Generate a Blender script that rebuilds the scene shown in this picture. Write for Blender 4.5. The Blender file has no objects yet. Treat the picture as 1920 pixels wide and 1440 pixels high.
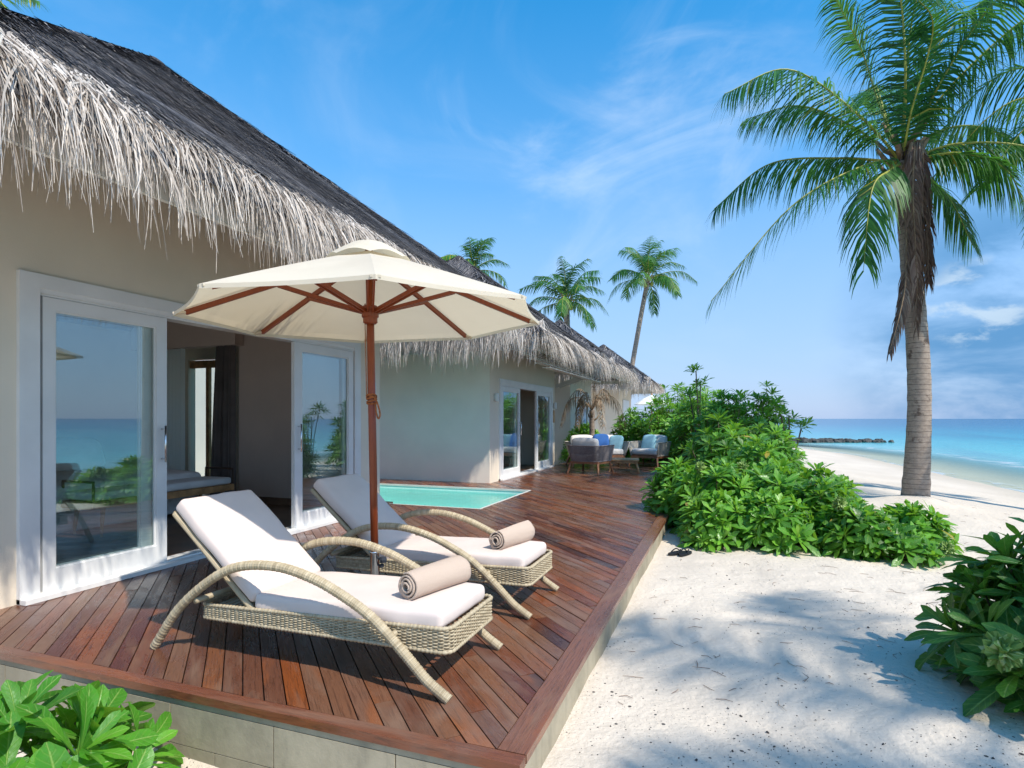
import bpy, bmesh, math, random
from mathutils import Vector, Matrix, noise
R = math.radians
V = Vector
rng = random.Random(7)
sc = bpy.context.scene
C = sc.collection

# ------------------------------------------------------------------ camera
YAW = math.atan(400/1090)
FW = V((-math.sin(YAW), math.cos(YAW), 0)); RT = V((math.cos(YAW), math.sin(YAW), 0)); UP = V((0, 0, 1))
cam = bpy.data.cameras.new('camera'); camo = bpy.data.objects.new('camera', cam); C.objects.link(camo)
camo.location = (0, 0, 1.3); camo.rotation_euler = (R(90), 0, YAW)
cam.sensor_width = 36; cam.lens = 36*1090/1920; cam.shift_y = 65/1920; cam.clip_start = .05; cam.clip_end = 30000
sc.camera = camo
# ------------------------------------------------------------------ sky, sun, exposure
SUN = V((.741, -.36, 1)).normalized()
EL = math.asin(SUN.z); AZ = math.atan2(SUN.x, SUN.y)
w = bpy.data.worlds.new('World'); sc.world = w; w.use_nodes = True
def sky_nodes():
    nt = w.node_tree; nt.nodes.clear(); L = nt.links.new
    def nd(t, **k):
        n = nt.nodes.new(t)
        for a, b in k.items(): setattr(n, a, b)
        return n
    out = nd('ShaderNodeOutputWorld'); bg = nd('ShaderNodeBackground'); bg.inputs[1].default_value = .15
    sky = nd('ShaderNodeTexSky', sky_type='NISHITA', sun_disc=False, sun_elevation=EL, sun_rotation=AZ)
    sky.air_density = 1.0; sky.dust_density = .5; sky.ozone_density = 3.0; sky.altitude = 0
    hs = nd('ShaderNodeHueSaturation'); hs.inputs['Saturation'].default_value = 1.27; hs.inputs['Hue'].default_value = .488
    L(sky.outputs[0], hs.inputs['Color'])
    tc = nd('ShaderNodeTexCoord')
    s0 = nd('ShaderNodeSeparateXYZ'); L(tc.outputs['Generated'], s0.inputs[0])
    cr = nd('ShaderNodeValToRGB'); L(s0.outputs[2], cr.inputs[0])
    for e, (p, v) in zip([cr.color_ramp.elements[0], cr.color_ramp.elements[1], cr.color_ramp.elements.new(.5), cr.color_ramp.elements.new(.66)], ((0, .54), (1, .40), (.52, .82), (.72, .62))): e.position = p; e.color = (v, v, v, 1)
    sm = nd('ShaderNodeMath', operation='MULTIPLY'); sm.inputs[1].default_value = 2.0; L(cr.outputs[0], sm.inputs[0]); L(sm.outputs[0], hs.inputs['Saturation'])
    def noise_mask(scale, rot, sc3, lo, hi, detail=6, dist=.6):
        mp = nd('ShaderNodeMapping'); mp.inputs['Scale'].default_value = sc3; mp.inputs['Rotation'].default_value = rot
        L(tc.outputs['Generated'], mp.inputs[0])
        n = nd('ShaderNodeTexNoise'); n.inputs['Scale'].default_value = scale; n.inputs['Detail'].default_value = detail
        n.inputs['Distortion'].default_value = dist; n.inputs['Roughness'].default_value = .58
        L(mp.outputs[0], n.inputs['Vector'])
        r = nd('ShaderNodeMapRange', interpolation_type='SMOOTHSTEP'); r.inputs[1].default_value = lo; r.inputs[2].default_value = hi
        L(n.outputs[0], r.inputs[0]); return r.outputs[0]
    def math_(op, a, b):
        m = nd('ShaderNodeMath', operation=op)
        for i, x in ((0, a), (1, b)):
            if isinstance(x, (int, float)): m.inputs[i].default_value = x
            else: L(x, m.inputs[i])
        return m.outputs[0]
    def patch(d, lo, hi):
        vm = nd('ShaderNodeVectorMath', operation='DOT_PRODUCT'); vm.inputs[1].default_value = V(d).normalized()
        nm = nd('ShaderNodeVectorMath', operation='NORMALIZE'); L(tc.outputs['Generated'], nm.inputs[0]); L(nm.outputs[0], vm.inputs[0])
        r = nd('ShaderNodeMapRange', interpolation_type='SMOOTHSTEP'); r.inputs[1].default_value = lo; r.inputs[2].default_value = hi
        L(vm.outputs['Value'], r.inputs[0]); return r.outputs[0]
    def mix(fac, a, col):
        m = nd('ShaderNodeMix', data_type='RGBA'); L(fac, m.inputs[0]); L(a, m.inputs[6]); m.inputs[7].default_value = (*col, 1)
        return m.outputs[2]
    def dirv(px, py): return FW*1090 + RT*(px-960) + UP*(785-py)
    col = hs.outputs[0]
    # pale veil low over the sea
    sp = nd('ShaderNodeSeparateXYZ'); L(tc.outputs['Generated'], sp.inputs[0])
    veil = nd('ShaderNodeMapRange', interpolation_type='SMOOTHSTEP'); veil.inputs[1].default_value = .75; veil.inputs[2].default_value = 0
    veil.inputs[4].default_value = .85; L(sp.outputs[2], veil.inputs[0])
    col = mix(veil.outputs[0], col, (1.32, 1.95, 3.2))
    # thin high cirrus
    c1 = noise_mask(2.2, (.3, .2, .5), (1, 2.6, 1.2), .5, .82, 8, .9)
    p1 = math_('MULTIPLY', c1, math_('MAXIMUM', patch(dirv(1130, 330), .93, .995), .25))
    col = mix(math_('MULTIPLY', p1, .72), col, (2.4, 3.1, 4.0))
    c2 = noise_mask(1.4, (.9, .1, .2), (1.5, 1, 2.4), .46, .8, 7, 1.5)
    p2 = math_('MULTIPLY', c2, math_('MAXIMUM', patch(dirv(1330, 120), .95, .998), .2))
    col = mix(math_('MULTIPLY', p2, .8), col, (2.2, 2.9, 3.9))
    # cumulus bank low on the right
    c3 = noise_mask(4.5, (0, 0, 0), (1, 1, 2.2), .36, .66, 6, .3)
    p3 = math_('MULTIPLY', c3, patch(dirv(1980, 640), .962, .996))
    col = mix(math_('MULTIPLY', p3, .85), col, (.30, 1.08, 2.2))
    c4 = noise_mask(11, (.2, 0, .4), (1, 1, 2.0), .5, .64, 6, .2)
    p4 = math_('MULTIPLY', c4, patch(dirv(1830, 570), .9975, .9995))
    col = mix(math_('MULTIPLY', p4, .8), col, (2.3, 2.9, 3.5))
    L(col, bg.inputs[0]); L(bg.outputs[0], out.inputs[0])
sky_nodes()
sun = bpy.data.lights.new('sun', 'SUN'); sun.energy = 3.05; sun.angle = R(.75); sun.color = (1, .935, .83)
suno = bpy.data.objects.new('sun', sun); C.objects.link(suno); suno.rotation_euler = SUN.to_track_quat('Z', 'Y').to_euler(); suno.location = SUN*40
sc.view_settings.view_transform = 'Standard'; sc.view_settings.look = 'None'; sc.view_settings.exposure = .90; sc.view_settings.gamma = 1
sc.render.engine = 'CYCLES'
cy = sc.cycles; cy.use_denoising = True; cy.max_bounces = 8; cy.diffuse_bounces = 3; cy.glossy_bounces = 4; cy.transparent_max_bounces = 12; cy.transmission_bounces = 4
cy.sample_clamp_indirect = 6; cy.caustics_reflective = False; cy.caustics_refractive = False

# ------------------------------------------------------------------ materials
class NM:
    def __init__(s, name):
        s.m = bpy.data.materials.new(name); s.m.use_nodes = True; s.nt = s.m.node_tree; s.nt.nodes.clear()
        s.out = s.n('ShaderNodeOutputMaterial'); s.L = s.nt.links.new
    def n(s, t, ins=None, **k):
        n = s.nt.nodes.new(t)
        for a, b in k.items(): setattr(n, a, b)
        for a, b in (ins or {}).items(): s.set(n, a, b)
        return n
    def set(s, n, a, b):
        i = n.inputs[a]
        if isinstance(b, bpy.types.NodeSocket): s.nt.links.new(b, i)
        elif isinstance(b, (tuple, list)) and i.type == 'RGBA' and len(b) == 3: i.default_value = (*b, 1)
        else: i.default_value = b
    def attr(s, name='rnd'): return s.n('ShaderNodeAttribute', attribute_name=name).outputs['Fac']
    def co(s, scale=(1, 1, 1), rot=(0, 0, 0), kind='Object', off=None):
        t = s.n('ShaderNodeTexCoord'); r_ = s.n('ShaderNodeMapping', {'Rotation': rot}); s.L(t.outputs[kind], r_.inputs[0]); m = s.n('ShaderNodeMapping', {'Scale': scale}); s.L(r_.outputs[0], m.inputs[0])
        if off is not None:
            c = s.n('ShaderNodeCombineXYZ', {0: s.mul(off, 37.), 1: s.mul(off, 91.)}); s.L(c.outputs[0], m.inputs['Location'])
        return m.outputs[0]
    def noise(s, scale, vec=None, detail=4, rough=.55, dist=0):
        n = s.n('ShaderNodeTexNoise', {'Scale': scale, 'Detail': detail, 'Roughness': rough, 'Distortion': dist})
        s.L(vec if vec is not None else s.co(), n.inputs['Vector']); return n.outputs[0]
    def voro(s, scale, vec=None, feature='F1'):
        n = s.n('ShaderNodeTexVoronoi', {'Scale': scale}, feature=feature); s.L(vec if vec is not None else s.co(), n.inputs['Vector']); return n
    def rng(s, x, a, b, c=0, d=1, smooth=True):
        return s.n('ShaderNodeMapRange', {0: x, 1: a, 2: b, 3: c, 4: d}, interpolation_type='SMOOTHSTEP' if smooth else 'LINEAR').outputs[0]
    def math(s, op, a, b=0.): return s.n('ShaderNodeMath', {0: a, 1: b}, operation=op).outputs[0]
    def mul(s, a, b): return s.math('MULTIPLY', a, b)
    def add(s, a, b): return s.math('ADD', a, b)
    def mix(s, f, a, b, blend='MIX'): return s.n('ShaderNodeMix', {0: f, 6: a, 7: b}, data_type='RGBA', blend_type=blend).outputs[2]
    def ramp(s, f, stops, interp='LINEAR'):
        r = s.n('ShaderNodeValToRGB', {0: f}); cr = r.color_ramp; cr.interpolation = interp
        while len(cr.elements) < len(stops): cr.elements.new(.5)
        for e, (p, c) in zip(cr.elements, stops): e.position = p; e.color = (*c, 1)
        return r.outputs[0]
    def bump(s, h, strength=.5, dist=.01): return s.n('ShaderNodeBump', {'Height': h, 'Strength': strength, 'Distance': dist}).outputs[0]
    def pbr(s, col, rough=.6, spec=.4, normal=None, metal=0, **k):
        p = s.n('ShaderNodeBsdfPrincipled', {'Base Color': col, 'Roughness': rough, 'Specular IOR Level': spec, 'Metallic': metal, **k})
        if normal is not None: s.L(normal, p.inputs['Normal'])
        return p.outputs[0]
    def done(s, sh): s.L(sh, s.out.inputs[0]); return s.m

M = {}
def plain(name, col, rough=.6, spec=.35, nscale=6, var=.12, bump=.15, bs=60, bd=.004, metal=0):
    m = NM(name); n = m.noise(nscale, detail=5)
    c = m.mix(m.rng(n, .3, .7), [x*(1-var) for x in col], [min(1, x*(1+var)) for x in col])
    b = m.bump(m.add(m.noise(bs, detail=3), m.mul(m.noise(3.5, detail=3), 1.5)), bump, bd)
    M[name] = m.done(m.pbr(c, rough, spec, b, metal)); return M[name]
plain('wall_paint', (.79, .69, .555), .85, .2, 1.3, .035, .35, 90, .003)
plain('wall_grey', (.86, .78, .67), .85, .2, 1.3, .035, .35, 90, .003)
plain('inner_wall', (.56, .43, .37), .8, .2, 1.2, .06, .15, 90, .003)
plain('white_paint', (.76, .755, .74), .4, .4, 3, .04, .1, 40, .002)
plain('fascia_paint', (.60, .59, .54), .6, .3, 4, .06, .1, 40, .002)
plain('chrome', (.75, .76, .78), .18, .5, 8, .05, .05, 50, .001, 1)
plain('dark_plastic', (.03, .035, .045), .4, .4, 8, .1)
plain('dark_wood', (.055, .03, .02), .45, .35, 4, .25, .2, 40)
plain('cushion', (.66, .56, .51), .9, .12, 5, .03, .35, 900, .0012)
plain('cushion_white', (.66, .62, .58), .9, .15, 5, .03, .2, 300, .001)
plain('blue_fabric', (.04, .12, .34), .9, .15, 8, .1)
plain('aqua_fabric', (.30, .53, .60), .9, .15, 8, .08)
plain('teal_fabric', (.03, .21, .34), .9, .15, 8, .1)
plain('linen', (.82, .81, .82), .9, .15, 3, .08, .5, 12, .02)
plain('curtain_cloth', (.20, .165, .155), .95, .1, 3, .15)
plain('rope', (.30, .10, .035), .8, .2, 40, .3, .6, 200)
plain('cord', (.50, .45, .38), .85, .2, 30, .2)
plain('grey_cord', (.23, .20, .195), .85, .2, 30, .2)
plain('black_rubber', (.012, .013, .016), .6, .3, 20, .2)
plain('debris', (.05, .045, .042), .9, .2, 60, .5)
plain('rock', (.075, .075, .07), .9, .2, 2, .5, .8, 6, .05)
plain('teak', (.50, .27, .125), .5, .3, 8, .3)
plain('base_stone', (.2, .2, .2), .8, .3, 10, .2)
plain('far_canvas', (.8, .79, .74), .9, .1)
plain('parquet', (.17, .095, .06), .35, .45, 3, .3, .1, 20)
def mk():
    m = NM('sheer_cloth'); M['sheer_cloth'] = m.done(m.mix_sh(.55, m.pbr((.82, .84, .82, 1), .95, .1), m.n('ShaderNodeBsdfTranslucent', {0: (.85, .88, .86, 1)}).outputs[0]))
    # sand
    m = NM('sand'); big = m.noise(.55, detail=4); fine = m.noise(160, detail=2); mid = m.noise(9, detail=5)
    col = m.mix(m.rng(big, .3, .7), (.64, .555, .455), (.57, .49, .40))
    col = m.mix(m.mul(m.rng(fine, .45, .75), .30), col, (.42, .37, .31))
    vo = m.voro(26, m.co((1, 1.0, 1))); sel = m.voro(26, m.co((1, 1.0, 1)))
    pos = m.n('ShaderNodeSeparateXYZ', {0: m.co()})
    near = m.math('SUBTRACT', 1, m.rng(pos.outputs[1], 3.0, 7.5)); 
    clump = m.rng(m.noise(1.3, detail=3), .34, .62)
    dens = m.mul(near, m.add(.25, m.mul(clump, .75)))
    size = m.mul(m.math('SUBTRACT', vo.outputs['Color'], .30), .46)
    speck = m.math('LESS_THAN', vo.outputs['Distance'], m.mul(size, dens))
    col = m.mix(m.mul(speck, .9), col, (.035, .033, .035))
    vo2 = m.voro(75, m.co((1, 1, 1))); sz2 = m.mul(m.math('SUBTRACT', vo2.outputs['Color'], .38), .44)
    sp2 = m.math('LESS_THAN', vo2.outputs['Distance'], m.mul(sz2, m.add(dens, .18)))
    col = m.mix(m.mul(sp2, .8), col, (.09, .08, .075))
    tw = m.voro(5, m.co((1, .28, 1), (0, 0, .9))); tws = m.math('LESS_THAN', tw.outputs['Distance'], m.mul(m.math('SUBTRACT', tw.outputs['Color'], .72), .14))
    col = m.mix(m.mul(tws, .7), col, (.2, .15, .11))
    wet = m.attr('wet'); col = m.mix(m.mul(wet, .6), col, (.42, .36, .28))
    rake = m.noise(5, m.co((1, .16, 1), (0, 0, 1.25)), 3)
    h = m.add(m.add(m.mul(mid, 1.0), m.mul(fine, .10)), m.mul(rake, .5))
    h = m.add(h, m.mul(m.noise(32, detail=4), .45))
    M['sand'] = m.done(m.pbr(col, .95, .12, m.bump(h, .55, .035)))
    # decking
    def wood(name, rot, stops, rough=(.20, .46), spec=.5, grain=95, wear=.5):
        m = NM(name); r = m.attr('rnd'); 
        v = m.co((1, .045, .25), (0, 0, rot), off=r); g = m.noise(grain, v, 6, .7, .6)
        col = m.ramp(r, stops, 'CONSTANT' if len(stops) > 5 else 'LINEAR')
        col = m.mix(m.mul(m.rng(g, .46, .74), .72), col, (.032, .013, .009), 'MIX')
        pv = m.co((1, .22, 1), (0, 0, rot), off=r); pt = m.noise(5.5, pv, 5, .6, .8)
        col = m.mix(m.mul(m.rng(pt, .46, .70), wear), col, (.22, .14, .095))
        pt2 = m.noise(3.0, pv, 4, .6, 1.0); col = m.mix(m.mul(m.rng(pt2, .52, .72), .6), col, (.30, .085, .02))
        ro = m.rng(pt, .4, .7, rough[0], rough[1])
        fs = m.noise(260, m.co((1, .03, .25), (0, 0, rot), off=r), 3, .6); col = m.mix(m.mul(m.rng(fs, .5, .75), .5), col, (.04, .018, .013))
        dirt = m.noise(1.1, m.co(), 5, .65); col = m.mix(m.mul(m.rng(dirt, .5, .72), .4), col, (.20, .155, .13))
        M[name] = m.done(m.pbr(col, ro, spec, m.bump(m.add(g, fs), .5, .004)))
    deckst = [(0, (.150, .043, .017)), (.16, (.180, .068, .030)), (.30, (.105, .028, .015)), (.46, (.165, .075, .042)), (.62, (.215, .060, .017)), (.76, (.130, .052, .030)), (.9, (.050, .018, .016)), (.96, (.175, .085, .052))]
    wood('deck_wood', R(-45), deckst)
    wood('edge_wood_y', 0, [(0, (.20, .08, .042)), (1, (.155, .06, .036))], wear=.5)
    wood('edge_wood_x', R(90), [(0, (.21, .07, .03)), (1, (.17, .055, .028))], wear=.45)
    wood('teak_wood', 0, [(0, (.34, .16, .08)), (1, (.28, .12, .06))], (.4, .6), .3, 70, .3)
    # red umbrella wood
    m = NM('umbrella_wood'); g = m.noise(30, m.co((3, 3, .3)), 4, .6)
    M['umbrella_wood'] = m.done(m.pbr(m.mix(g, (.26, .055, .014), (.15, .028, .010)), .32, .45, m.bump(g, .1, .002)))
    # concrete
    m = NM('concrete'); n1 = m.noise(2.2, detail=6, rough=.65); n2 = m.noise(14, m.co((1, 1, .3)), 5)
    col = m.mix(m.rng(n1, .35, .68), (.37, .325, .235), (.23, .20, .14)); col = m.mix(m.mul(m.rng(n2, .5, .75), .4), col, (.14, .13, .10))
    col = m.mix(m.mul(m.attr('rnd'), .3), col, (.40, .35, .26))
    M['concrete'] = m.done(m.pbr(col, .75, .3, m.bump(m.noise(40, detail=5), .3, .006)))
    # thatch
    m = NM('thatch_body'); g = m.noise(55, m.co((1, 1, .5)), 5, .7)
    M['thatch_body'] = m.done(m.pbr(m.ramp(g, [(.3, (.03, .03, .036)), (.7, (.11, .105, .11))]), .95, .1, m.bump(g, .9, .03)))
    m = NM('thatch_strand'); r = m.attr('rnd')
    col = m.ramp(r, [(0, (.030, .032, .040)), (.4, (.088, .089, .102)), (.75, (.20, .19, .19)), (1, (.46, .42, .385))])
    big = m.noise(.9, detail=4); col = m.mix(m.mul(m.rng(big, .45, .75), .35), col, (.15, .13, .12))
    M['thatch_strand'] = m.done(m.pbr(col, .9, .15))
    m = NM('fringe_strand'); r = m.attr('rnd')
    col = m.ramp(r, [(0, (.18, .145, .12)), (.28, (.48, .42, .365)), (.65, (.68, .61, .545)), (1, (.82, .76, .70))])
    M['fringe_strand'] = m.done(m.n('ShaderNodeAddShader', {0: m.mix_sh(.3, m.pbr(col, .85, .15), m.n('ShaderNodeBsdfTranslucent', {0: col}).outputs[0]), 1: m.n('ShaderNodeBsdfTransparent', {0: (0, 0, 0)}).outputs[0]}).outputs[0])
    # canvas
    m = NM('canvas'); wv = m.noise(700, detail=2); st = m.noise(2.5, detail=5)
    col = m.mix(m.rng(st, .35, .7), (.74, .68, .565), (.68, .62, .51))
    M['canvas'] = m.done(m.mix_sh(.33, m.pbr(col, .9, .1, m.bump(wv, .2, .001)), m.n('ShaderNodeBsdfTranslucent', {0: (.83, .72, .50, 1)}).outputs[0]))
    # wicker
    m = NM('wicker'); r = m.attr('rnd'); n1 = m.noise(25, detail=3)
    col = m.ramp(m.add(m.mul(r, .6), m.mul(n1, .4)), [(.1, (.20, .155, .095)), (.5, (.40, .325, .21)), (.9, (.56, .48, .34))])
    M['wicker'] = m.done(m.pbr(col, .5, .35))
    # towel
    m = NM('towel'); n1 = m.noise(260, detail=3)
    M['towel'] = m.done(m.pbr(m.mix(n1, (.46, .35, .275), (.62, .50, .41)), .98, .05, m.bump(n1, .9, .006)))
    # leaves
    def leaf(name, stops, tr=.32, rough=.38, spec=.5, trc=(.30, .60, .04), vein=0.):
        m = NM(name); r = m.attr('rnd'); col = m.ramp(r, stops); nrm = None
        if vein:
            lu, lt = m.attr('lu'), m.attr('lt'); au = m.math('ABSOLUTE', lu)
            rib = m.math('SUBTRACT', 1, m.rng(au, .02, .13)); ph = m.math('SUBTRACT', m.mul(lt, 62.), m.mul(au, 9.)); sv = m.rng(m.math('SINE', ph), .55, 1.)
            blot = m.noise(38, detail=4); col = m.mix(m.mul(m.rng(blot, .42, .68), .35), col, m.mix(.5, col, (.02, .07, .008)))
            col = m.mix(m.mul(m.math('SUBTRACT', 1, m.rng(lt, .0, .45)), .35), col, (.26, .40, .08))
            col = m.mix(m.mul(rib, .5*vein), col, (.36, .50, .13)); col = m.mix(m.mul(sv, .16*vein), col, (.30, .46, .10))
            nrm = m.bump(m.add(m.add(m.mul(rib, -1.), m.mul(sv, -.45)), m.mul(blot, .9)), .45, .006)
            rough = m.rng(blot, .3, .7, rough-.08, rough+.14)
        M[name] = m.done(m.mix_sh(tr, m.pbr(col, rough, spec, nrm), m.n('ShaderNodeBsdfTranslucent', {0: (*trc, 1)}).outputs[0]))
    leaf('shrub_leaf', [(0, (.032, .12, .012)), (.45, (.085, .27, .018)), (.85, (.17, .42, .032)), (.965, (.26, .48, .06)), (1, (.40, .28, .05))], vein=.8)
    leaf('young_leaf', [(0, (.025, .12, .012)), (.5, (.06, .25, .018)), (1, (.13, .38, .03))], .36, .42, .4, vein=1.)
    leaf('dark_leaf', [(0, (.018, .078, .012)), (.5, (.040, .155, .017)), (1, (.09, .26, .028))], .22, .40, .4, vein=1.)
    leaf('palm_leaf', [(0, (.010, .048, .014)), (.5, (.026, .115, .020)), (.9, (.085, .235, .038)), (1, (.30, .28, .04))], .28, .5, .35, (.12, .36, .04))
    leaf('dry_leaf', [(0, (.10, .062, .05)), (.5, (.25, .165, .125)), (1, (.44, .34, .26))], .15, .8, .2, (.25, .14, .06))
    leaf('pale_dry_leaf', [(0, (.14, .09, .055)), (.6, (.30, .22, .15)), (1, (.46, .38, .28))], .15, .8, .2, (.3, .2, .1))
    leaf('bloom', [(0, (.13, .22, .04)), (.6, (.24, .36, .09)), (1, (.42, .50, .22))], .2, .7, .2)
    plain('rachis', (.30, .30, .05), .5, .4, 6, .3)
    plain('dry_rachis', (.22, .15, .09), .7, .3, 6, .3)
    plain('stem_bark', (.14, .11, .075), .8, .2, 10, .3)
    # palm trunk
    m = NM('palm_bark'); v = m.co((1, 1, 1)); n1 = m.noise(3, v, 5, .6); n2 = m.noise(14, m.co((1, 1, 1.6)), 6, .7)
    wv = m.n('ShaderNodeTexWave', {'Scale': 3.4, 'Distortion': 2.2, 'Detail': 3, 'Detail Scale': 1.4}, wave_type='BANDS', bands_direction='Z', wave_profile='SAW'); m.L(m.co((.35, .35, 1)), wv.inputs[0])
    col = m.mix(m.rng(n2, .35, .7), (.36, .29, .235), (.25, .195, .155)); col = m.mix(m.rng(wv.outputs['Fac'], .86, 1), col, (.075, .055, .045))
    col = m.mix(m.mul(m.rng(n1, .57, .64), .8), col, (.07, .045, .036))
    M['palm_bark'] = m.done(m.pbr(col, .85, .2, m.bump(m.add(m.mul(wv.outputs['Fac'], .7), m.mul(n2, .6)), .7, .02)))
    # glass
    m = NM('glass'); lw = m.n('ShaderNodeLayerWeight', {0: .5}).outputs['Facing']
    f = m.add(.20, m.mul(m.math('POWER', lw, 3.), .5))
    gl = m.n('ShaderNodeBsdfGlossy', {'Color': (.86, .95, .97, 1), 'Roughness': .0}).outputs[0]
    M['glass'] = m.done(m.mix_sh(f, m.n('ShaderNodeBsdfTransparent', {0: (.80, .90, .89, 1)}).outputs[0], gl))
    # pool
    m = NM('pool_tile'); br = m.n('ShaderNodeTexBrick', {'Scale': 1, 'Color1': (.58, .88, .85, 1), 'Color2': (.54, .84, .82, 1), 'Mortar': (.58, .86, .82, 1), 'Mortar Size': .004, 'Brick Width': .06, 'Row Height': .06}, offset=0)
    m.L(m.co(), br.inputs[0]); M['pool_tile'] = m.done(m.pbr(br.outputs[0], .3, .4))
    m = NM('pool_wall'); br = m.n('ShaderNodeTexBrick', {'Scale': 1, 'Color1': (.66, .90, .84, 1), 'Color2': (.60, .86, .80, 1), 'Mortar': (.60, .84, .78, 1), 'Mortar Size': .005, 'Brick Width': .06, 'Row Height': .06}, offset=0)
    m.L(m.co(rot=(R(90), 0, 0)), br.inputs[0]); M['pool_wall'] = m.done(m.pbr(br.outputs[0], .3, .4))
    m = NM('pool_water'); fr = m.n('ShaderNodeFresnel', {0: 1.33}); b = m.bump(m.noise(7, m.co((1, .6, 1)), 3), .35, .03); m.L(b, fr.inputs[1])
    M['pool_water'] = m.done(m.mix_sh(m.mul(fr.outputs[0], .75), m.n('ShaderNodeBsdfTransparent', {0: (.66, .985, .97, 1)}).outputs[0], m.n('ShaderNodeBsdfGlossy', {'Roughness': .02, 'Normal': b}).outputs[0]))
    # sea
    m = NM('sea_water'); s = m.attr('shore'); lg = m.math('DIVIDE', m.math('LOGARITHM', m.add(m.math('MAXIMUM', s, 0.), 1.), 10.), 3.6)
    pn = m.noise(.035, m.co((1, .4, 1)), 4); lg2 = m.add(lg, m.mul(m.math('SUBTRACT', pn, .5), .10))
    col = m.ramp(lg2, [(0, (.50, .54, .47)), (.14, (.27, .50, .46)), (.27, (.09, .40, .42)), (.42, (.032, .29, .36)), (.56, (.014, .20, .30)), (.72, (.007, .115, .23)), (.95, (.005, .075, .185))])
    foam = m.mul(m.math('SUBTRACT', 1, m.rng(s, .0, .9)), m.rng(m.noise(3, m.co((1, .5, 1)), 4), .45, .62)); ln_ = m.math('ABSOLUTE', m.math('SUBTRACT', s, m.add(2.2, m.mul(m.noise(.35, detail=3), 3.2)))); foam2 = m.mul(m.math('SUBTRACT', 1, m.rng(ln_, .05, .55)), m.rng(m.noise(2.5, m.co((1, .4, 1)), 4), .42, .6)); foam = m.math('MAXIMUM', foam, m.mul(foam2, .75)); col = m.mix(m.mul(foam, .9), col, (.72, .74, .72))
    wv = m.add(m.noise(2.2, m.co((1, .45, 1)), 4), m.mul(m.noise(.5, m.co((1, .3, 1)), 3), 1.6))
    st = m.noise(.16, m.co((1, .12, 1), (0, 0, .15)), 5); col = m.mix(m.mul(m.rng(st, .45, .7), .35), col, (.004, .10, .19)); b = m.bump(wv, .6, .12)
    al = m.math('MAXIMUM', m.rng(s, .0, 5., .12, 1), m.mul(foam, .8))
    M['sea_water'] = m.done(m.mix_sh(al, m.n('ShaderNodeBsdfTransparent', {0: (.88, .96, .94, 1)}).outputs[0], m.pbr(col, .2, .22, b)))
def mix_sh(s, f, a, b): return s.n('ShaderNodeMixShader', {0: f, 1: a, 2: b}).outputs[0]
NM.mix_sh = mix_sh
mk()

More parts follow.
